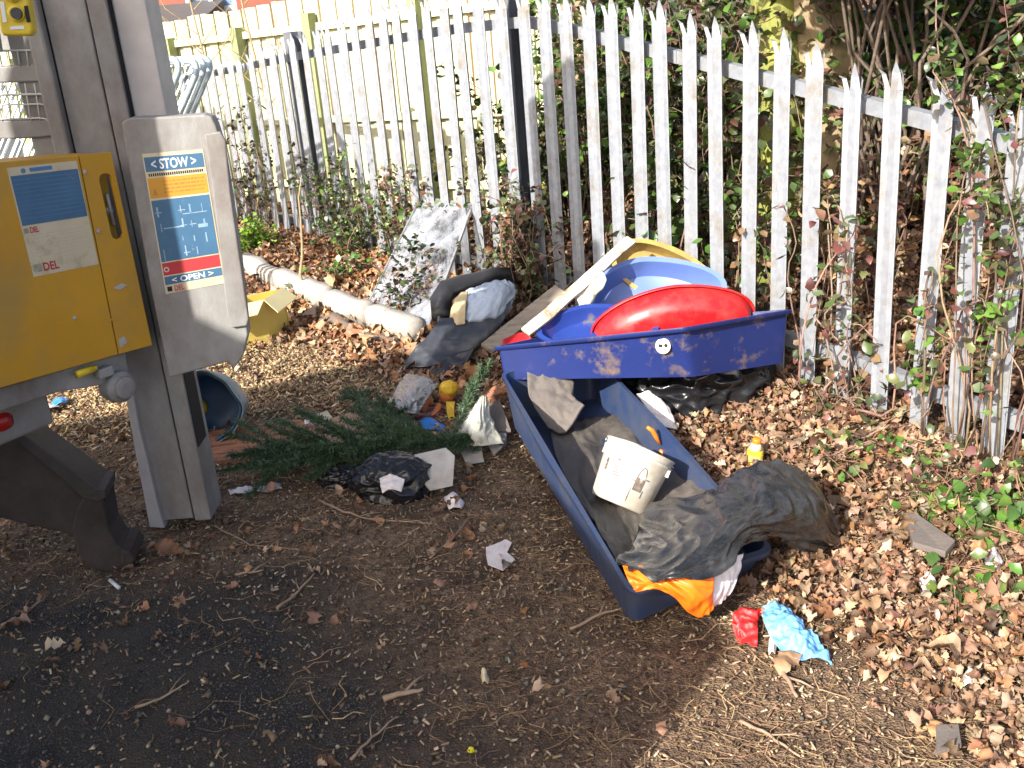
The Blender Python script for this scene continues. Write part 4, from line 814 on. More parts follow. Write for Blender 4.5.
# upper tray
Lc, Ccn, Rc = P(497, 347, 3.82), P(683, 328, 3.45), P(789, 310, 3.72); Bk = Lc+Rc-Ccn+np.array([.02, .05, .01])
L2, C2, R2 = P(503, 379, 3.78), P(693, 376, 3.47), P(784, 362, 3.69); B2 = L2+R2-C2
cen2 = (Lc+Ccn+Rc+Bk)/4; UT = thing('play_tray', 'dark blue muddy plastic tray propped on top, full of coloured plastic dishes', 'tray', cen2-(0, 0, .2))
m = tray_mesh([Lc, Ccn, Rc, Bk], [L2, C2, R2, B2], rc=.022, lip=.016, lipd=.014); us = tray_obj('shell', m, BLU, UT, .007)
wn_ = np.cross(Ccn-Lc, L2-Lc); wn_ = unit(wn_ if wn_[1] < 0 else -wn_); PW = PL((Lc+C2)/2, wn_); PW.p = Lc*.25+Ccn*.25+L2*.25+C2*.25; PW.n = wn_
m = MB(); c = PW.px(663, 346, .0085); m.lathe(c, wn_, [(.0295, 0), (.0295, .0012)], 24); st = obj('sticker', m, mat('worn white sticker', (.62, .60, .56), (.5, .47, .42), .5, 30), UT)
m = MB(); ux = unit(np.cross(wn_, (0, 0, 1))); ux = ux if ux[0] > 0 else -ux; m.box(c+wn_*.0016-ux*.009, .016, .011, .001, ux, np.cross(wn_, ux)); m.lathe(c+wn_*.0013+ux*.012+np.array([0, 0, .003]), wn_, [(.007, 0), (.007, .001)], 12); obj('print', m, BLACK, st)
m = MB(); m.box((Ccn+C2)/2+unit((Ccn+C2)/2-cen2)*(-.004), .001, .001, .001); 
# dishes
def dish(name, label, c, a, b, up, depth, mt, flare=.82, lip=.02, n=56, sq=2.6, ribs=0, group='plastic sand pit dishes', ripple=0, th=.005, cat='dish'):
    c = np.array(c, float); a = np.array(a, float); b = np.array(b, float); up = unit(up)
    def se(t): ct, st_ = math.cos(t), math.sin(t); return abs(ct)**(2/sq)*math.copysign(1, ct), abs(st_)**(2/sq)*math.copysign(1, st_)
    V = []; rows = [(1.0, -.35, lip, .012), (1.0, 0, lip, 0), (1.0, 0, 0, 0), (.97, .3, 0, 0), (.93, .6, 0, 0), (flare+.03, .93, 0, 0), (flare*.9, 1.0, 0, 0), (flare*.45, 1.0, 0, 0)]
    for k, (r, h, l_, dn) in enumerate(rows):
        for i in range(n):
            t = 2*math.pi*i/n; x, y = se(t); rad = unit(a*x+b*y); rb = (ribs*math.sin(t*26) if k in (3, 4) else 0)
            hh = h*depth if k > 1 else (.014 if k == 0 else 0); V.append(c+(a*x+b*y)*r+rad*(l_+rb)-up*(hh if k else .014)+up*ripple*math.sin(t*3+1)*(1 if k < 3 else .3))
    V.append(c-up*depth); F = [(k*n+i, k*n+(i+1) % n, (k+1)*n+(i+1) % n, (k+1)*n+i) for k in range(len(rows)-1) for i in range(n)]+[((len(rows)-1)*n+i, (len(rows)-1)*n+(i+1) % n, len(V)-1) for i in range(n)]
    m = MB(); m.add(V, F); o = single(name, label, cat, m, mt, group, smooth=True); q = o.modifiers.new('th', 'SOLIDIFY'); q.thickness = th; q.offset = 0; o.data.set_sharp_from_angle(angle=math.radians(40)); return o
uR = unit(Rc-Lc)
dish('plastic_dish', 'red plastic sand pit dish leaning on its edge in front in the upper tray', P(672, 321, 3.84), uR*.315, unit((.06, -.22, .97))*.150, (.0, .97, .22), .10, RED, sq=1.8, ribs=.0015, ripple=.004, flare=.70, lip=.012)
dish('plastic_dish', 'light blue plastic dish showing behind the red dish', P(656, 293, 4.06), uR*.27, unit((-.2, .62, .79))*.155, (.05, -.72, .66), .10, LTBLUE, sq=1.7, ripple=.012)
dish('plastic_dish', 'faded yellow plastic dish standing up behind the light blue dish', P(668, 276, 4.24), unit((.80, .05, -.42))*.25, unit((.30, .35, .8))*.11, (.12, -.85, .35), .07, YPL, sq=2.2, ripple=.01)
dish('plastic_dish', 'dark blue plastic dish at the left end of the upper tray', P(598, 327, 3.80), uR*.225+np.array([0, 0, .0]), unit((-.3, .85, .36))*.13, (.0, -.38, .9), .06, MBLUE, sq=1.7)
def plank(name, label, p, q, wd, th, mt, up=(0, -.6, .8), cat='plank', chip=0):
    m = MB(); p = np.array(p); q = np.array(q); d = unit(q-p); a = unit(np.cross(d, up)); u = np.cross(a, d); N = 10; V = []
    for i in range(N+1):
        c = p+(q-p)*i/N; j = noise.noise(Vector(c)*9)*chip
        V += [c+a*(wd/2+j)+u*th/2, c-a*(wd/2-j*.5)+u*th/2, c-a*(wd/2-j*.5)-u*th/2, c+a*(wd/2+j)-u*th/2]
    F = [(i*4+k, i*4+(k+1) % 4, i*4+4+(k+1) % 4, i*4+4+k) for i in range(N) for k in range(4)]+[(3, 2, 1, 0), (N*4, N*4+1, N*4+2, N*4+3)]; m.add(V, F); return single(name, label, cat, m, mt, bevel=.0015)
plank('plank', 'pale painted batten sticking up from the left side of the upper tray', P(526, 333, 3.82), P(632, 240, 4.15), .05, .014, WOODL, chip=.008)
plank('plank', 'weathered grey plank behind the left end of the upper tray', P(487, 349, 4.25), P(560, 290, 4.6), .07, .02, WOOD, chip=.006)
single('fabric_scrap', 'cream rag hanging down from the pale batten', 'rag', sheet([[P(600, 268, 4.02), P(588, 278, 4.0), P(573, 290, 3.98)], [P(606, 282, 4.0), P(592, 294, 3.97), P(578, 302, 3.95)], [P(590, 305, 3.97), P(586, 307, 3.95), P(580, 306, 3.93)]], 24, 20, .008, 14, 3), CLOTH, smooth=True)
single('red_dish', 'bit of red plastic rim poking out at the left corner of the upper tray', 'dish', sheet([[P(502, 340, 4.05), P(520, 333, 4.1), P(531, 337, 4.05)], [P(503, 347, 4.03), P(518, 343, 4.05), P(532, 343, 4.03)]], 12, 14, 0, th=.006), RED, smooth=True)
# bucket
bb_, bt_ = G(618, 505, .055), P(640, 452, 3.0); axb = unit(bt_-bb_); BK = thing('paint_bucket', 'grubby white plastic bucket tilted inside the open blue tray', 'bucket', bb_)
hgt = .195; r0, r1 = .096, .114; bc = bb_
m = MB(); m.lathe(bc, axb, [(r0-.006, 0), (r0, .006), (r0+(r1-r0)*.5, hgt*.5), (r1-.002, hgt-.03), (r1+.004, hgt-.028), (r1+.004, hgt-.02), (r1, hgt-.018), (r1+.001, hgt-.003), (r1+.006, hgt), (r1+.004, hgt+.004), (r1-.004, hgt+.002), (r1-.008, hgt-.02), (r1-.01, hgt-.045), (.05, hgt-.05), (.01, hgt-.048)], 48)
obj('bucket_body', m, WPL, BK, smooth=True)
m = MB(); m.lathe(bc+axb*(hgt-.016), axb, [(.02, .0), (r1-.007, 0), (r1-.007, .003), (.06, .006), (.02, .004)], 40); obj('mud_filling', m, MUD, BK, smooth=True)
tc_ = unit((Cc-bc)-axb*((Cc-bc)@axb)); tb = np.cross(axb, tc_)
def onb(a, h, d=.0012): r_ = r0+(r1-r0)*h/hgt+d; return bc+axb*h+(tc_*math.cos(a)+tb*math.sin(a))*r_
if (onb(.5, .1)-onb(0, .1))@Rv < 0: tb = -tb
def bpatch(m, a0, a1, h0, h1, d=.0012, th=.0006):
    n = max(2, int(abs(a1-a0)/.08)+1); V = []
    for i in range(n+1):
        a = a0+(a1-a0)*i/n; V += [onb(a, h0, d), onb(a, h1, d), onb(a, h1, d+th), onb(a, h0, d+th)]
    m.add(V, [(i*4+k, i*4+(k+1) % 4, i*4+4+(k+1) % 4, i*4+4+k) for i in range(n) for k in range(4)]+[(0, 1, 2, 3), (n*4+3, n*4+2, n*4+1, n*4)])
m = MB(); bpatch(m, -.62, -.18, .075, .145); obj('label', m, mat('pale blue bucket print', (.40, .46, .50), (.5, .53, .53), .5, 30, dirt=(.5, .45, .36), dirt_amt=.35, dscale=30), BK)
m = MB()
for i in range(5): bpatch(m, -.56, -.56+R.uniform(.25, .36), .083+i*.0085, .087+i*.0085, .002)
bpatch(m, -.52, -.40, .132, .138, .002); bpatch(m, -.95, -.85, .09, .13, .0012); bpatch(m, .20, .50, .062, .105, .0012); bpatch(m, .10, .26, .09, .094, .0016); bpatch(m, .46, .62, .105, .109, .0016)
for a in (.14, .54): bpatch(m, a, a+.02, .02 if a < .5 else .045, .07, .0016)
hs = [onb(.22+.26*t, .105+.036*math.sin(math.pi*t)**.5, .001) for t in np.linspace(0, 1, 9)]; m.tube(hs, .0014, 5); obj('print', m, mat('bucket dark print', (.08, .05, .045), (.2, .16, .13), .6, 50, dirt=(.45, .4, .33), dirt_amt=.3, dscale=60), BK)
m = MB()
for i in range(7): a = -.8+i*.14; bpatch(m, a, a+.09, .018+.006*(i % 2), .04, .0012)
obj('stain', m, mat('faded blue grey stain', (.38, .44, .46), (.5, .5, .46), .6, 40), BK)
hc = bc+axb*(hgt-.012); rt = tb if tb@Rv > 0 else -tb
pts = [onb(-.9+.0, hgt-.025, .004)]
m = MB(); e1, e2 = hc+rt*.117, hc-rt*.117; bk = unit(-tc_+(0, 0, .15)); 
def hoop(t): return hc+rt*.119*math.cos(t)+(bk*.13*math.sin(t))+np.array([0, 0, .02*math.sin(t)])
m.tube([hoop(t) for t in np.linspace(0, math.pi, 20)], .0022, 6); obj('wire_handle', m, WIRE, BK, smooth=True)
m = MB(); m.box(onb(1.25, hgt-.04, .004), .012, .024, .006, tb, axb); m.box(onb(-1.25, hgt-.04, .004), .012, .03, .006, tb, axb); obj('handle_lug', m, WPL, BK)
m = MB(); 
for pp in ([(647, 427), (652, 430), (656, 437), (660, 444)], [(660, 450), (666, 457), (670, 463)], [(674, 464), (677, 474), (678, 487), (677, 492)]): m.tube([P(x, y, 3.22) for x, y in pp], [.006, .009, .008, .005][:len(pp)], 6)
single('orange_strap', 'strip of orange plastic curling round behind the white bucket', 'strap', m, ORANGE, smooth=True)
# dark film lining + draped black sheet
single('black_liner', 'dusty black plastic film covering the floor of the open blue tray', 'plastic sheet', sheet([[G(*q) for q in row] for row in [[(550, 425, .09), (590, 418, .07), (630, 412, .07), (650, 425, .08)], [(558, 462, .09), (600, 460, .06), (650, 465, .06), (690, 470, .09)],
    [(588, 512, .09), (620, 515, .06), (665, 515, .06), (712, 500, .11)], [(618, 566, .10), (640, 556, .08), (670, 550, .10), (715, 530, .14)]]], 80, 70, .012, 9, 4, .003, fold=(5, 6)), DUSTBAG, smooth=True)
single('rubbish_sack', 'large dusty black polythene sack draped over the near end of the open blue tray', 'plastic sheet', sheet([[G(*q) for q in row] for row in [
    [(650, 502, .12), (700, 494, .20), (742, 470, .27), (772, 459, .27), (800, 468, .22), (820, 488, .12)],
    [(640, 525, .12), (690, 515, .20), (735, 495, .27), (772, 480, .30), (812, 495, .23), (834, 516, .10)],
    [(628, 547, .15), (680, 545, .21), (725, 522, .26), (765, 506, .28), (806, 520, .20), (840, 538, .05)],
    [(616, 560, .20), (665, 566, .23), (714, 552, .25), (745, 530, .26), (780, 532, .18), (820, 552, .03)],
    [(628, 567, .21), (668, 580, .225), (728, 570, .225), (744, 546, .23), (777, 540, .14), (800, 554, .03)]]], 140, 160, .013, 7.5, 2, .003, amp2=.003, fold=(3.6, 8)), BAG, smooth=True)
single('carrier_bag', 'crumpled orange plastic bag end poking out under the black sheet', 'plastic bag', sheet([[G(*q) for q in row] for row in [[(622, 564, .195), (650, 568, .205), (680, 574, .205), (714, 566, .205)], [(628, 580, .185), (655, 582, .19), (686, 594, .16), (714, 588, .16)],
    [(636, 592, .16), (662, 592, .16), (696, 618, .06), (713, 609, .08)]]], 50, 60, .010, 14, 8, .002, fold=(1.5, 4)), mat('orange bag film', (.95, .20, .01), (.85, .15, .01), .4, 9), smooth=True)
single('white_bag', 'white end of a torn plastic bag next to the orange bag', 'plastic bag', sheet([[G(*q) for q in row] for row in [[(712, 566, .205), (728, 560, .20), (744, 553, .20)], [(709, 592, .14), (726, 584, .14), (738, 574, .15)], [(709, 610, .07), (722, 602, .08), (732, 590, .10)]]], 30, 26, .006, 14, 9, .002, fold=(2, 5)), WFILM, smooth=True)
single('grey_board', 'crumbling grey fibre board scrap leaning in the back of the open tray', 'board', sheet([[P(527, 372, 3.74), P(555, 369, 3.74), P(573, 374, 3.74)], [P(530, 398, 3.62), P(552, 400, 3.6), P(575, 398, 3.62)], [P(548, 428, 3.5), P(566, 432, 3.47), P(584, 405, 3.52)]], 26, 26, .009, 20, 5, .012), GREYB, smooth=True)
BG = thing('rubbish_bag', 'black bin bag squashed beneath the upper tray with white film showing', 'bin bag', P(680, 420, 3.95)*(1, 1, 0)); c = P(690, 405, 3.85)
obj('bag', lumpy((c[0]+.02, c[1]-.02, .13), .30, .2, .2, .14, 3, 3, 6, .0, vor=1.6), BAG2, BG, smooth=True)
obj('white_film', sheet([[P(636, 394, 3.60), P(648, 391, 3.60), P(655, 396, 3.6)], [P(650, 412, 3.54), P(662, 410, 3.54), P(670, 408, 3.56)], [P(664, 425, 3.5), P(672, 428, 3.5), P(677, 430, 3.5)]], 24, 18, .01, 16, 6, .003), WFILM, BG, smooth=True)
# torn black seat / holdall with pale bundle
SE = thing('torn_seat', 'torn black padded seat shell holding a pale blue and cream bundle', 'seat', P(470, 360, 4.75)*(1, 1, 0)); Y0 = 4.85
m = sheet([[P(440, 292, 4.95), P(455, 283, 5.05), P(478, 276, 5.12), P(500, 274, 5.15)], [P(438, 312, 4.88), P(453, 296, 4.98), P(478, 287, 5.05), P(508, 282, 5.08)], [P(436, 330, 4.8), P(446, 318, 4.86), P(480, 300, 4.98), P(513, 292, 5.0)]], 40, 40, .016, 8, 3, .05)
m = MB(); rimp = [P(x, y, Y) for x, y, Y in ((441, 318, 4.86), (441, 300, 4.93), (447, 290, 4.98), (462, 285, 5.02), (480, 280, 5.05), (495, 275, 5.1), (508, 274, 5.12), (513, 285, 5.1))]
m.tube(rimp, [.05, .055, .06, .055, .05, .045, .04, .03], 14)
for i, v in enumerate(m.v): q = Vector(v); m.v[i] = tuple(np.array(v)+np.array(noise.noise_vector(q*14))*.014)
obj('padding', m, RUBBER, SE, smooth=True)
obj('front_flap', sheet([[P(441, 318, 4.72), P(468, 318, 4.7), P(495, 312, 4.7), P(512, 300, 4.78)], [P(428, 335, 4.62), P(455, 338, 4.58), P(482, 332, 4.6), P(505, 318, 4.68)], [P(412, 352, 4.55), P(440, 356, 4.5), P(468, 350, 4.52), P(492, 335, 4.62)], [P(403, 366, 4.5), P(430, 366, 4.46), P(455, 360, 4.5), P(478, 350, 4.6)]], 60, 60, .010, 6, 5, .006), mat('slate black sheeting', (.03, .034, .042), (.05, .053, .06), .32, 6, bump=.3, dirt=(.1, .1, .1), dirt_amt=.35), SE, smooth=True)
obj('side_shell', sheet([[P(441, 300, 4.9), P(436, 330, 4.8), P(420, 350, 4.7)], [P(446, 330, 4.95), P(440, 350, 4.85), P(425, 362, 4.75)]], 20, 20, .006, 7, 2, .02), RUBBER, SE, smooth=True)
c = P(480, 320, 4.86); obj('core', lumpy((c[0], c[1]+.12, c[2]-.2), .2, .16, .2, .1, 4, 2, 4, .0), RUBBER, SE, smooth=True)
BU = thing('bundle', 'pale blue and cream cloth bundle stuffed in the torn black seat', 'cloth bundle', P(484, 318, 4.8))
obj('blue_cloth', sheet([[P(466, 291, 4.95), P(485, 284, 4.98), P(503, 280, 5.0), P(514, 284, 5.0)], [P(460, 302, 4.82), P(480, 296, 4.76), P(502, 290, 4.8), P(516, 292, 4.92)], [P(456, 318, 4.72), P(476, 318, 4.66), P(498, 313, 4.68), P(512, 302, 4.8)], [P(456, 328, 4.74), P(476, 330, 4.72), P(498, 324, 4.74), P(510, 312, 4.82)]], 44, 44, .010, 9, 3, .006, fold=(3, 6)), DENIM, BU, smooth=True)
obj('cream_cloth', sheet([[P(455, 299, 4.86), P(461, 294, 4.86), P(468, 291, 4.88)], [P(452, 310, 4.74), P(459, 307, 4.72), P(466, 305, 4.72)], [P(450, 326, 4.72), P(457, 325, 4.66), P(465, 324, 4.66)]], 26, 20, .006, 9, 5, .01), CREAMF, BU, smooth=True)
obj('under_fold', sheet([[P(425, 358, 4.55), P(450, 356, 4.5), P(475, 348, 4.5)], [P(412, 370, 4.5), P(438, 376, 4.42), P(466, 366, 4.45)], [P(428, 376, 4.5), P(445, 382, 4.42), P(462, 376, 4.45)]], 30, 30, .008, 8, 9, .01, fold=(3, 4)), RUBBER, SE, smooth=True)
# clear panel leaning on the bank
PM = bpy.data.materials.new('dusty clear panel'); PM.use_nodes = True; n_ = PM.node_tree.nodes; l_ = PM.node_tree.links; b_ = n_['Principled BSDF']; b_.inputs['Roughness'].default_value = .12
tcx = n_.new('ShaderNodeTexCoord'); nn_ = n_.new('ShaderNodeTexNoise'); nn_.inputs['Scale'].default_value = 7; nn_.inputs['Detail'].default_value = 9; nn_.inputs['Roughness'].default_value = .7; l_.new(tcx.outputs['Object'], nn_.inputs['Vector'])
rm = n_.new('ShaderNodeMapRange'); rm.inputs[1].default_value = .42; rm.inputs[2].default_value = .62; rm.inputs[3].default_value = .12; rm.inputs[4].default_value = .72; l_.new(nn_.outputs[0], rm.inputs[0]); l_.new(rm.outputs[0], b_.inputs['Alpha'])
b_.inputs['Base Color'].default_value = (.42, .44, .48, 1); b_.inputs['Metallic'].default_value = .1
q4 = [on(369, 303, .05), on(427, 332, .05), P(473, 205, 5.68), P(421, 198, 6.15)]
CP = thing('clear_panel', 'dusty clear plastic panel leaning back against the brambles on the bank', 'panel', q4[0]*.5+q4[1]*.5)
nm_ = unit(np.cross(q4[1]-q4[0], q4[3]-q4[0])); m = MB(); m.hexa(q4, [p+nm_*.004 for p in q4]); obj('sheet', m, PM, CP)
m = MB()
for a, b in ((0, 1), (1, 2), (2, 3), (3, 0)): m.bar(q4[a]+nm_*.002, q4[b]+nm_*.002, .014, .012, nm_)
obj('edge_frame', m, mat('grey edge trim', (.3, .3, .3), (.12, .12, .12), .5, 5), CP)
# kerb blocks
kc = [(244, 268), (280, 287), (330, 308), (372, 323), (420, 341)]
kl = ['pale concrete kerb block running out behind the yellow carton', 'pale concrete kerb block beside the sapling foot', 'rounded pale concrete kerb block below the clear panel', 'pale concrete kerb block ending by the black seat flap']
for i in range(4):
    a, b = on(*kc[i]), on(*kc[i+1]); d = unit(b-a); pr = np.array([-d[1], d[0], 0]); a = a+d*.012; b = b-d*.012; m = MB(); N = 14; V = []
    hs_ = .09+(.015 if i == 1 else 0)
    prof = [(-.055, -.05), (-.06, hs_*.7), (-.035, hs_), (.03, hs_+.005), (.055, hs_*.75), (.055, -.03)]
    for k in range(N+1):
        c = a+(b-a)*k/N; c = np.array([c[0], c[1], a[2]+(b[2]-a[2])*k/N+.02]); e_ = .012 if k in (0, N) else 0
        for j, (o_, z_) in enumerate(prof): h_ = noise.noise(Vector((c[0]*7+o_*5, c[1]*7, z_*9+i)))*.014; V.append(c+pr*(o_*(1-e_*8)+h_)+np.array([0, 0, z_*(1-e_*6)+h_]))
    m.add(V, [(k*6+j, k*6+(j+1) % 6, k*6+6+(j+1) % 6, k*6+6+j) for k in range(N) for j in range(6)]+[tuple(range(6))[::-1], tuple(N*6+j for j in range(6))]); single('kerb_block', kl[i], 'kerb', m, CONC, 'concrete kerb blocks', smooth=True)
# roots, yellow carton
m = MB(); m.tube([on(x, y, z) for x, y, z in ((318, 322, .02), (335, 318, .05), (350, 330, .03), (372, 340, .03), (392, 342, .03), (410, 330, .02))], [.02, .035, .03, .03, .022, .01], 9); 
for i, v in enumerate(m.v): m.v[i] = tuple(np.array(v)+np.array(noise.noise_vector(Vector(v)*16))*.012)
single('tree_root', 'gnarled grey root or branch lying in the leaves beside the kerb', 'branch', m, ROOTB, smooth=True)
YB = thing('yellow_carton', 'open yellow cardboard carton standing on the ground beside the steel column', 'carton', on(262, 342)); a, b, c_ = on(240, 350), on(271, 343), on(283, 322)
e1 = (b-a); e1[2] = 0; p4 = [a-e1*.3, b, b+np.array([.06, .24, 0])*1.0, a-e1*.3+np.array([.06, .24, 0])]; hB = .24
th_ = .006; m = MB()
for i in range(4):
    p, q = p4[i], p4[(i+1) % 4]; m.hexa([p, q, q+(0, 0, hB), p+(0, 0, hB)], [v+unit(np.cross(q-p, (0, 0, 1)))*-th_ for v in (p, q, q+(0, 0, hB), p+(0, 0, hB))])
m.prism([p+(0, 0, .004) for p in p4], (0, 0, .005)); obj('sides', m, YCARD, YB)
m = MB()
m.hexa([p4[0]+(0, 0, hB), p4[1]+(0, 0, hB), p4[1]+(-.02, -.10, hB-.05), p4[0]+(-.02, -.10, hB-.05)], [p+np.array([0, 0, .005]) for p in (p4[0]+(0, 0, hB), p4[1]+(0, 0, hB), p4[1]+(-.02, -.10, hB-.05), p4[0]+(-.02, -.10, hB-.05))]); m.hexa([p4[1]+(0, 0, hB), p4[2]+(0, 0, hB), p4[2]+(.07, .0, hB-.06), p4[1]+(.07, -.02, hB-.07)], [p+np.array([0, 0, .005]) for p in (p4[1]+(0, 0, hB), p4[2]+(0, 0, hB), p4[2]+(.07, .0, hB-.06), p4[1]+(.07, -.02, hB-.07))]); obj('flap', m, YCARDP, YB)
# tub
TB = thing('plastic_tub', 'grey blue plastic tub lying on its side beside the steel column, deep blue inside', 'tub', G(225, 440, 0)); c = G(222, 441, 0)+np.array([-.03, 0, .155]); axt = unit((-.02, -.95, .22))
m = MB(); m.lathe(c+np.array([0, .07, 0]), -axt, [(.165, -.10), (.158, -.095), (.15, -.08), (.14, .0), (.135, .10), (.125, .13), (.05, .135)], 40, sq=.92); m2 = MB()
m = MB(); prof_o = [(.168, .0), (.170, .012), (.152, .02), (.146, .12), (.134, .20), (.10, .21)]; 
V = []; n = 48; a_ = unit(np.cross(axt, (0, 0, 1))); b2_ = np.cross(axt, a_)
def lob(t): return 1+.05*math.cos(4*t+.6)+.02*math.cos(8*t)
c0 = c+axt*.06
for r_, h_ in prof_o:
    for k in range(n): t = 2*math.pi*k/n; V.append(c0-axt*h_+(a_*math.cos(t)+b2_*math.sin(t))*r_*lob(t)*.92)
F = [(i*n+k, i*n+(k+1) % n, (i+1)*n+(k+1) % n, (i+1)*n+k) for i in range(len(prof_o)-1) for k in range(n)]+[tuple((len(prof_o)-1)*n+k for k in range(n))]
m.add(V, F); o = obj('shell', m, POT, TB, smooth=True); q = o.modifiers.new('th', 'SOLIDIFY'); q.thickness = .005; q.offset = -1
m = MB(); V = []; prof_i = [(.155, .004), (.142, .03), (.136, .12), (.124, .192), (.05, .194)]
for r_, h_ in prof_i:
    for k in range(n): t = 2*math.pi*k/n; V.append(c0-axt*h_+(a_*math.cos(t)+b2_*math.sin(t))*r_*lob(t)*.92)
m.add(V, [(i*n+k, i*n+(k+1) % n, (i+1)*n+(k+1) % n, (i+1)*n+k) for i in range(len(prof_i)-1) for k in range(n)]+[tuple((len(prof_i)-1)*n+k for k in range(n))]); obj('lining', m, POTI, TB, smooth=True)
c = P(197, 408, 4.0); m = MB(); m.lathe(c, (.5, -.8, .1), [(.04, 0), (.045, .01), (.03, .03), (.01, .035)], 18); single('yellow_disc', 'round yellow plastic disc wedged between the steel column and the tub', 'disc', m, YELD, smooth=True)
# timber slab, cardboard
def slab(name, label, cat, pts, th, mt, dz=0, jag=0, **k):
    q = [G(x, y, z)+np.array([0, 0, dz]) for x, y, z in pts]; m = MB(); q2 = []
    for i in range(len(q)):
        a, b = q[i], q[(i+1) % len(q)]; nseg = max(1, int(np.linalg.norm(b-a)/.04)) if jag else 1
        for j in range(nseg): p = a+(b-a)*j/nseg; q2.append(p+np.array([rng.normal(0, jag), rng.normal(0, jag), 0]) if jag and j else p)
    m.prism(q2, (0, 0, th)); return single(name, label, cat, m, mt, **k)
slab('timber_slab', 'reddish split timber slab lying on the ground beneath the fir branch', 'plank', [(196, 440, .012), (258, 426, .012), (300, 424, .012), (330, 436, .012), (300, 452, .012), (240, 464, .012), (200, 468, .012)], .022, WOODR, jag=.004, bevel=.002)
slab('cardboard_sheet', 'pinkish brown cardboard sheet lying behind the fir branch', 'cardboard', [(318, 424, .03), (368, 408, .05), (398, 420, .05), (392, 440, .04), (330, 446, .03)], .006, CARD, jag=.003)
slab('white_board', 'off white board with cut corners lying in front of the fir branch', 'board', [(407, 459, .12), (446, 450, .13), (455, 458, .12), (453, 486, .06), (430, 491, .05), (418, 478, .07), (406, 468, .09)], .01, WBOARD, bevel=.001)
slab('grey_tile', 'speckled grey tile lying between the white cloth and the open tray', 'tile', [(482, 408, .06), (499, 400, .08), (511, 432, .05), (488, 436, .04)], .012, GREYB, bevel=.001)
slab('board_scrap', 'small off white board scrap under the white cloth', 'board', [(458, 447, .03), (482, 444, .035), (484, 462, .02), (466, 465, .02)], .008, WBOARD, jag=.002)
slab('board_scrap', 'small triangular pale scrap beside the metal can', 'board', [(488, 446, .025), (503, 447, .025), (494, 456, .02)], .006, WBOARD)
slab('paper_scrap', 'torn white paper lying on the bare soil left of the open tray', 'paper', [(486, 548, .012), (500, 543, .02), (505, 540, .02), (512, 543, .02), (507, 553, .015), (515, 560, .012), (503, 571, .01), (488, 565, .01)], .003, TISSUE, jag=.004)
slab('stone_slab', 'grey stone slab lying flat at the lower right under the pales', 'stone', [(905, 518, .06), (918, 520, .065), (955, 546, .065), (945, 558, .06), (912, 548, .06)], .02, GREYB, bevel=.003)
slab('slate_scrap', 'dark grey slate scrap at the bottom right corner', 'stone', [(936, 728, .04), (958, 728, .04), (961, 748, .04), (936, 755, .035)], .01, GREYB)
slab('green_scrap', 'pale yellowish paper scrap on the ground behind the fir branch', 'paper', [(305, 418, .012), (328, 412, .012), (334, 420, .012), (312, 426, .012)], .006, CREAM, jag=.004)
single('white_cloth', 'dirty white cloth draped in a cone beside the grey tile', 'cloth', sheet([[G(*q) for q in row] for row in [[(478, 397, .15), (484, 395, .16), (489, 399, .15)], [(466, 416, .12), (478, 417, .15), (491, 415, .12)], [(458, 430, .09), (475, 433, .12), (497, 430, .09)], [(453, 441, .06), (476, 446, .07), (504, 443, .06)]]], 46, 36, .007, 12, 3, .004, fold=(2, 8)), CLOTH, smooth=True)
single('silver_bag', 'crumpled silver film bag lying under the black seat flap', 'plastic bag', sheet([[G(*q) for q in row] for row in [[(406, 374, .11), (424, 376, .14), (438, 384, .12)], [(396, 390, .09), (412, 394, .13), (428, 398, .10)], [(388, 402, .06), (403, 412, .08), (418, 414, .06)]]], 50, 40, .009, 11, 6, .003, fold=(5, 6)), FOIL, smooth=True)
m = MB(); c = G(497, 440, .04); m.lathe(c-Rv*.035, Rv, [(.026, 0), (.028, .004), (.028, .07), (.024, .074), (.022, .070), (.005, .070)], 24, ref=(0, 0, 1)); single('metal_can', 'small grey metal can lying at the tip of the fir branch', 'can', m, GALVD, smooth=True)
# doll
DO = thing('toy_doll', 'small orange doll with yellow hair lying beside the silver bag', 'toy', G(440, 425, .02)); c = P(446, 395, 4.02)
m = lumpy(c+(0, .02, -.005), .034, .034, .038, .05, 3, 1, 4); obj('head', m, SKIN1, DO, smooth=True); obj('hair', lumpy(c+(.014, .018, .022), .042, .038, .036, .08, 5, 2, 4), HAIRY, DO, smooth=True)
m = MB(); m.tube([P(432, 402, 4.0), P(427, 399, 4.0), P(424, 406, 3.98), P(422, 412, 3.96)], [.016, .02, .02, .012], 10); m.tube([P(440, 404, 4.0), P(436, 412, 3.98), P(432, 417, 3.95)], [.014, .013, .01], 10); obj('arm', m, SKIN1, DO, smooth=True)
obj('dress', sheet([[P(446, 402, 3.97), P(455, 402, 3.97)], [P(447, 413, 3.93), P(454, 414, 3.93)], [P(450, 424, 3.88), P(456, 424, 3.88)]], 20, 12, .004, 20, 3, .01), HAIRY, DO, smooth=True)
single('maroon_cloth', 'maroon cloth scrap beneath the orange doll', 'cloth', sheet([[P(420, 408, 4.02), P(432, 406, 4.02), P(444, 408, 4.0)], [P(416, 420, 3.92), P(428, 420, 3.92), P(440, 422, 3.9)]], 18, 18, .008, 9, 4, .004), MAROON, smooth=True)
single('blue_scrap', 'bright blue plastic scrap just below the orange doll', 'plastic scrap', sheet([[P(418, 420, 3.88), P(432, 417, 3.88), P(444, 424, 3.86)], [P(424, 430, 3.8), P(436, 430, 3.8), P(447, 431, 3.8)]], 22, 18, .008, 12, 5, .003), CYAN, smooth=True)
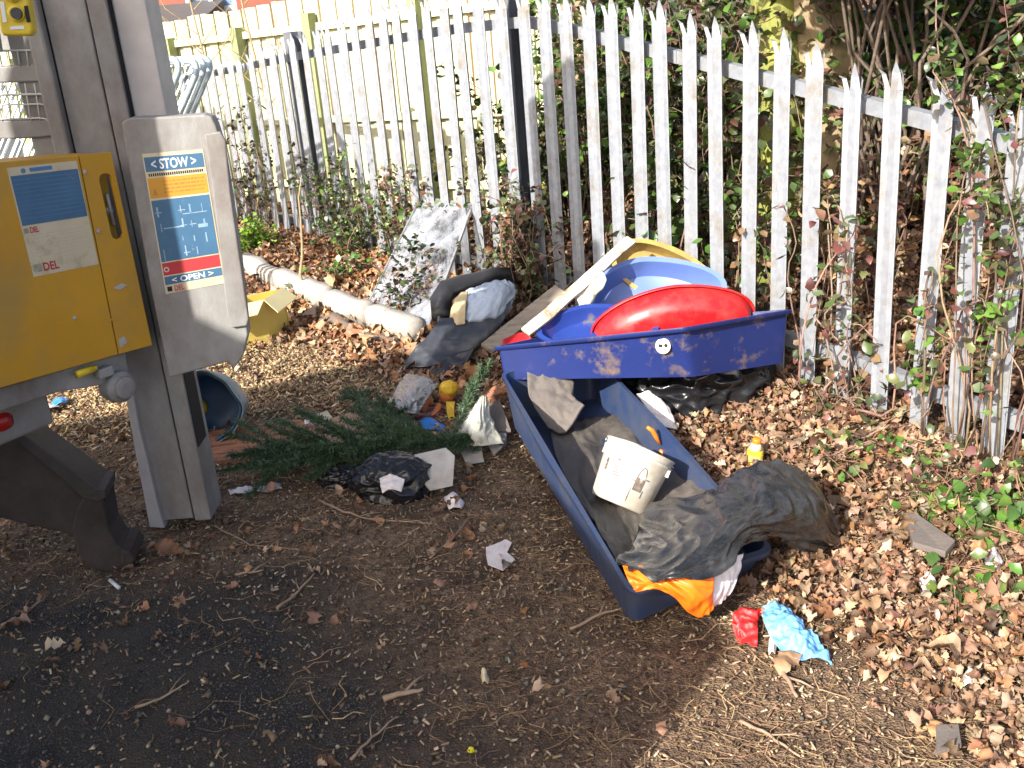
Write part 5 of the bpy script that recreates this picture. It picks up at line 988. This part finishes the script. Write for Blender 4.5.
single('blue_bag', 'dark blue plastic scrap showing under the fir branch by the white board', 'plastic bag', sheet([[P(388, 462, 3.7), P(400, 456, 3.7), P(410, 460, 3.68)], [P(390, 474, 3.6), P(400, 474, 3.56), P(408, 474, 3.58)]], 20, 18, .01, 12, 7, .004), MBLUE, smooth=True)
slab('orange_board', 'orange brown wooden chip leaning beside the open tray corner', 'wood', [(483, 396, .08), (500, 388, .12), (503, 396, .1), (490, 404, .08)], .02, WOODR)
# shiny black bag in front of the branch
BB = thing('rubbish_bag', 'glossy black bin bag in front of the fir branch with a white tissue on it', 'bin bag', G(378, 505, 0)); c = G(384, 502, 0)
obj('bag', lumpy((c[0]+.03, c[1]+.05, .055), .15, .11, .10, .13, 2.6, 8, 6, .002, vor=1.3), BAG2, BB, smooth=True); c = G(338, 494, 0)
obj('bag_neck', lumpy((c[0]+.02, c[1]+.08, .03), .10, .06, .05, .18, 3, 4, 5, .002, vor=1.8), BAG2, BB, smooth=True)
c = G(391, 488, .165); single('tissue', 'crumpled white tissue sitting on the glossy black bag', 'tissue', sheet([[c+(-.04, .04, .02), c+(.0, .04, .03), c+(.045, .02, .02)], [c+(-.03, -.01, -.01), c+(0, -.01, .0), c+(.035, -.02, -.01)]], 24, 24, .01, 14, 3, .003), TISSUE, smooth=True)
# fir branch (cut artificial tree)
FB = thing('fir_branch', 'dark green fir branch lying across the rubbish with feathery side shoots', 'branch', G(380, 455, 0)); m = MB(); nds = []; R = np.random.default_rng(9)
trunk_ = np.array([G(504, 440, .06), G(470, 441, .09), G(430, 445, .10), G(380, 449, .10), G(340, 455, .09), G(292, 461, .06)]); m.tube(trunk_, [.008, .008, .007, .006, .005, .003], 7)
def along(a, u): x = u*(len(a)-1); i = min(int(x), len(a)-2); return a[i]+(a[i+1]-a[i])*(x-i)
shoots = []
for k in range(110):
    u = R.uniform(.10, 1); b0 = along(trunk_, u); side = R.choice((-1, 1)); ln = (.10+.26*min(1, u*1.3))*R.uniform(.5, 1.0)*(1.0 if side > 0 else .8); d = unit(np.array([-.9, side*R.uniform(.25, .75), R.uniform(-.15, .7)]))
    if u < .35: ln *= .45
    shoots.append([b0, b0+d*ln*.5+(0, 0, .01), b0+d*ln+(0, 0, -.02)])
extra = [[G(420, 440, .1), G(395, 420, .12), G(365, 400, .10), G(346, 394, .08)], [G(452, 436, .1), G(462, 415, .13), G(470, 395, .18), G(484, 376, .22)], [G(400, 440, .1), G(380, 425, .12), G(352, 408, .1)], [G(415, 440, .1), G(405, 425, .1), G(385, 408, .1)]]
for e in extra:
    m.tube(e, list(np.linspace(.005, .002, len(e))), 5); shoots.append(e)
    for k in range(14): b0 = along(e, R.uniform(.2, 1)); dd_ = unit(along(e, 1)-along(e, 0)); d = unit(dd_+R.normal(0, .5, 3)); shoots.append([b0, b0+d*.03, b0+d*R.uniform(.04, .08)])
for s_ in shoots:
    m.tube(s_, list(np.linspace(.0025, .001, len(s_))), 4)
    Ls = sum(np.linalg.norm(np.array(s_[i+1])-np.array(s_[i])) for i in range(len(s_)-1)); s_ = np.array(s_)
    for k in range(int(Ls*2300)):
        u = R.uniform(0, 1); nds.append((along(s_, u), unit(along(s_, min(1, u+.1))-along(s_, max(0, u-.1)))))
for k in range(500): u = R.uniform(0, 1); nds.append((along(trunk_, u), unit(trunk_[-1]-trunk_[0])))
obj('twigs', m, mat('fir twig', (.12, .09, .05), rough=.8), FB)
NB = len(nds); pos = np.array([a for a, b in nds]); dr = np.array([b for a, b in nds]); ax_ = dr*.8+R.normal(0, .55, (NB, 3)); ax_ /= np.linalg.norm(ax_, axis=1, keepdims=True); tmp = R.normal(size=(NB, 3)); ay_ = np.cross(ax_, tmp); ay_ /= np.linalg.norm(ay_, axis=1, keepdims=True); az_ = np.cross(ax_, ay_)
RM = np.stack([ax_, ay_, az_], -1); pos[:, 2] = np.maximum(pos[:, 2], .012)
cloud('needles', [[(0, -.5, 0), (1, -.3, 0), (1, .3, 0), (0, .5, 0)]], [(0, 1, 2, 3)], pos, RM, np.c_[R.uniform(.016, .032, NB), np.full(NB, .0028), np.ones(NB)], pal([(.04, .075, .032), (.055, .10, .04), (.028, .05, .024), (.08, .13, .06)], NB, .25), NEEDLE, FB)
# bottle
BO = thing('drink_bottle', 'small clear bottle of yellow drink with an orange cap standing in the leaves', 'bottle', gd(G(754, 462, .03))); c = gd(G(754, 462, .03)); axo = unit((.05, -.15, 1))
m = MB(); m.lathe(c, axo, [(.026, 0), (.029, .006), (.029, .065), (.026, .074), (.015, .088), (.0125, .095)], 24); obj('bottle_body', m, JUICE, BO, smooth=True)
m = MB(); m.lathe(c+axo*.072, axo, [(.0275, 0), (.0165, .0165), (.0135, .025)], 24); obj('shoulder', m, CLEARP, BO, smooth=True)
m = MB(); m.lathe(c+axo*.092, axo, [(.0145, 0), (.015, .002), (.015, .016), (.012, .019), (.004, .0195)], 20); obj('cap', m, ORANGE, BO, smooth=True)
m = MB(); m.lathe(c+axo*.02, axo, [(.0296, 0), (.0296, .032)], 24); obj('label', m, mat('bottle label', (.75, .62, .2), (.6, .5, .1), .4, 60), BO)
# small litter
def scrap(name, label, cat, pix, dz, amp, mt, seed, n=26, th=.002, fr=16):
    q = [[gd(G(x, y, 0), z+dz) for x, y, z in row] for row in pix]; return single(name, label, cat, sheet(q, n, n, amp, fr, seed, th), mt, smooth=True)
scrap('blue_glove', 'crumpled light blue disposable glove beside the red wrapper', 'glove', [[(762, 622, .03), (778, 619, .045), (790, 622, .03)], [(765, 640, .035), (786, 638, .055), (806, 640, .03)], [(778, 656, .02), (800, 656, .035), (822, 652, .02)], [(800, 667, .01), (818, 666, .015), (833, 668, .01)]], .012, .017, GLOVE, 4, 60, .002, 16)
scrap('red_wrapper', 'red plastic wrapper curled on the ground next to the blue glove', 'wrapper', [[(734, 625, .02), (748, 618, .03), (762, 622, .02)], [(732, 634, .02), (742, 632, .025), (758, 631, .02)], [(738, 648, .01), (746, 650, .015), (757, 652, .01)]], .01, .013, REDF, 6, 44, .002, 18)
scrap('blue_white_wrapper', 'blue and white wrapper lying on the sunlit ground at far left', 'wrapper', [[(40, 416, .02), (50, 412, .03), (60, 410, .02)], [(44, 421, .02), (54, 418, .03), (62, 415, .02)]], .01, .006, TISSUE, 7, 20)
scrap('blue_wrapper', 'bright blue scrap touching the white wrapper at far left', 'wrapper', [[(53, 409, .02), (62, 406, .03), (70, 408, .02)], [(56, 413, .02), (64, 412, .03), (68, 411, .02)]], .012, .005, CYAN, 8, 16)
for k, (lb, cx_, cy_, rx_, ry_, mt) in enumerate([('crumpled white paper ball in leaves near the right pales', 928, 592, 9, 7, TISSUE), ('crumpled white plastic scrap at the right edge below the ivy', 992, 574, 10, 8, WFILM), ('small cream scrap on the leaves at lower right', 968, 690, 8, 5, TISSUE), ('white plastic scrap beside the white board', 455, 508, 10, 5, WFILM),
        ('small white scrap poking out below the blue glove', 772, 652, 5, 4, WFILM), ('tiny pale green scrap on the dark asphalt near the yellow fragment', 485, 684, 5, 4, CREAM), ('small white fragment beside the tub on the soil', 308, 430, 9, 4, TISSUE)]):
    scrap('litter_scrap', lb, 'litter', [[(cx_-rx_, cy_-ry_, .01), (cx_, cy_-ry_*1.1, .03), (cx_+rx_*.8, cy_-ry_*.7, .01)], [(cx_-rx_*.9, cy_, .01), (cx_, cy_, .04), (cx_+rx_, cy_, .01)], [(cx_-rx_*.6, cy_+ry_, .005), (cx_, cy_+ry_, .015), (cx_+rx_*.7, cy_+ry_*.8, .005)]], .006, .006, mt, 30+k, 16)
m = MB(); a, b = G(110, 580, .01), G(119, 588, .01); m.tube([a, b], .006, 10); single('white_stub', 'short white stub on dark asphalt below the steel foot', 'litter', m, LWHITE, smooth=True)
m = MB(); c = G(471, 752, .006); m.lathe(c, (0.1, 0, 1), [(.004, 0), (.009, .003), (.006, .012), (.002, .014)], 7, sq=.8); single('yellow_fragment', 'tiny bright yellow plastic fragment at the bottom of the photo', 'litter', m, mat('acid yellow', (.75, .68, .02), rough=.4))
m = MB(); R_ = random.Random(4)
m = sheet([[G(228, 489, .012), G(245, 487, .02), G(262, 485, .02), G(280, 484, .012)], [G(230, 494, .01), G(246, 492, .02), G(262, 490, .02), G(282, 489, .01)]], 16, 40, .008, 22, 3, .004); single('white_strip', 'flaky white strip lying on the dark soil below the timber slab', 'litter', m, TISSUE, smooth=True)
# notable sticks
sk = [('long curved twig lying under the glossy black bag', [(320, 505), (345, 517), (375, 524), (432, 527)], .005), ('thick pale stick lying low at the centre bottom', [(384, 705), (405, 700), (424, 696)], .009), ('forked twig on the asphalt at the bottom centre right', [(352, 765), (372, 742), (398, 722)], .004),
      ('short stout stick beside the blue glove', [(775, 662), (785, 680), (797, 700)], .008), ('thin twig on the soil in front of the open tray', [(570, 632), (600, 620), (625, 614)], .005), ('pale broken stick right of the steel foot', [(236, 579), (252, 577), (264, 574)], .005),
      ('curved brown twig on the asphalt at lower left centre', [(136, 712), (170, 700), (190, 690)], .004), ('long twig lying at the far left edge', [(2, 628), (25, 617), (48, 600)], .005), ('crossed twig left of the white paper', [(278, 614), (300, 594), (315, 578)], .005), ('twig on the sunlit ground at bottom right', [(740, 720), (770, 735), (800, 760)], .005),
      ('long thin twig beside the steel column foot', [(215, 527), (250, 545), (300, 552)], .003), ('grey twig under the fir branch tip', [(430, 560), (455, 540), (470, 520)], .004)]
for lb, pp, r_ in sk:
    m = MB(); q = [gd(G(x, y, 0), r_+.008) for x, y in pp]; Q = []
    for i in range(len(q)-1):
        for j in range(4): Q.append(q[i]+(q[i+1]-q[i])*j/4+rng.normal(0, .002, 3)*(1 if j else 0))
    Q.append(q[-1]); m.tube(Q, list(np.linspace(r_, r_*.5, len(Q))), 7); b0 = Q[len(Q)//2]; d = unit(Q[-1]-Q[0]); m.tube([b0, b0+d*.03+np.array([-d[1], d[0], .1])*.03, b0+d*.06+np.array([-d[1], d[0], .05])*.05], [r_*.5, r_*.4, r_*.2], 5)
    single('stick', lb, 'stick', m, mat('stick bark', (.26, .17, .11), (.34, .25, .17), .8, 30), 'sticks lying on the ground', smooth=True)
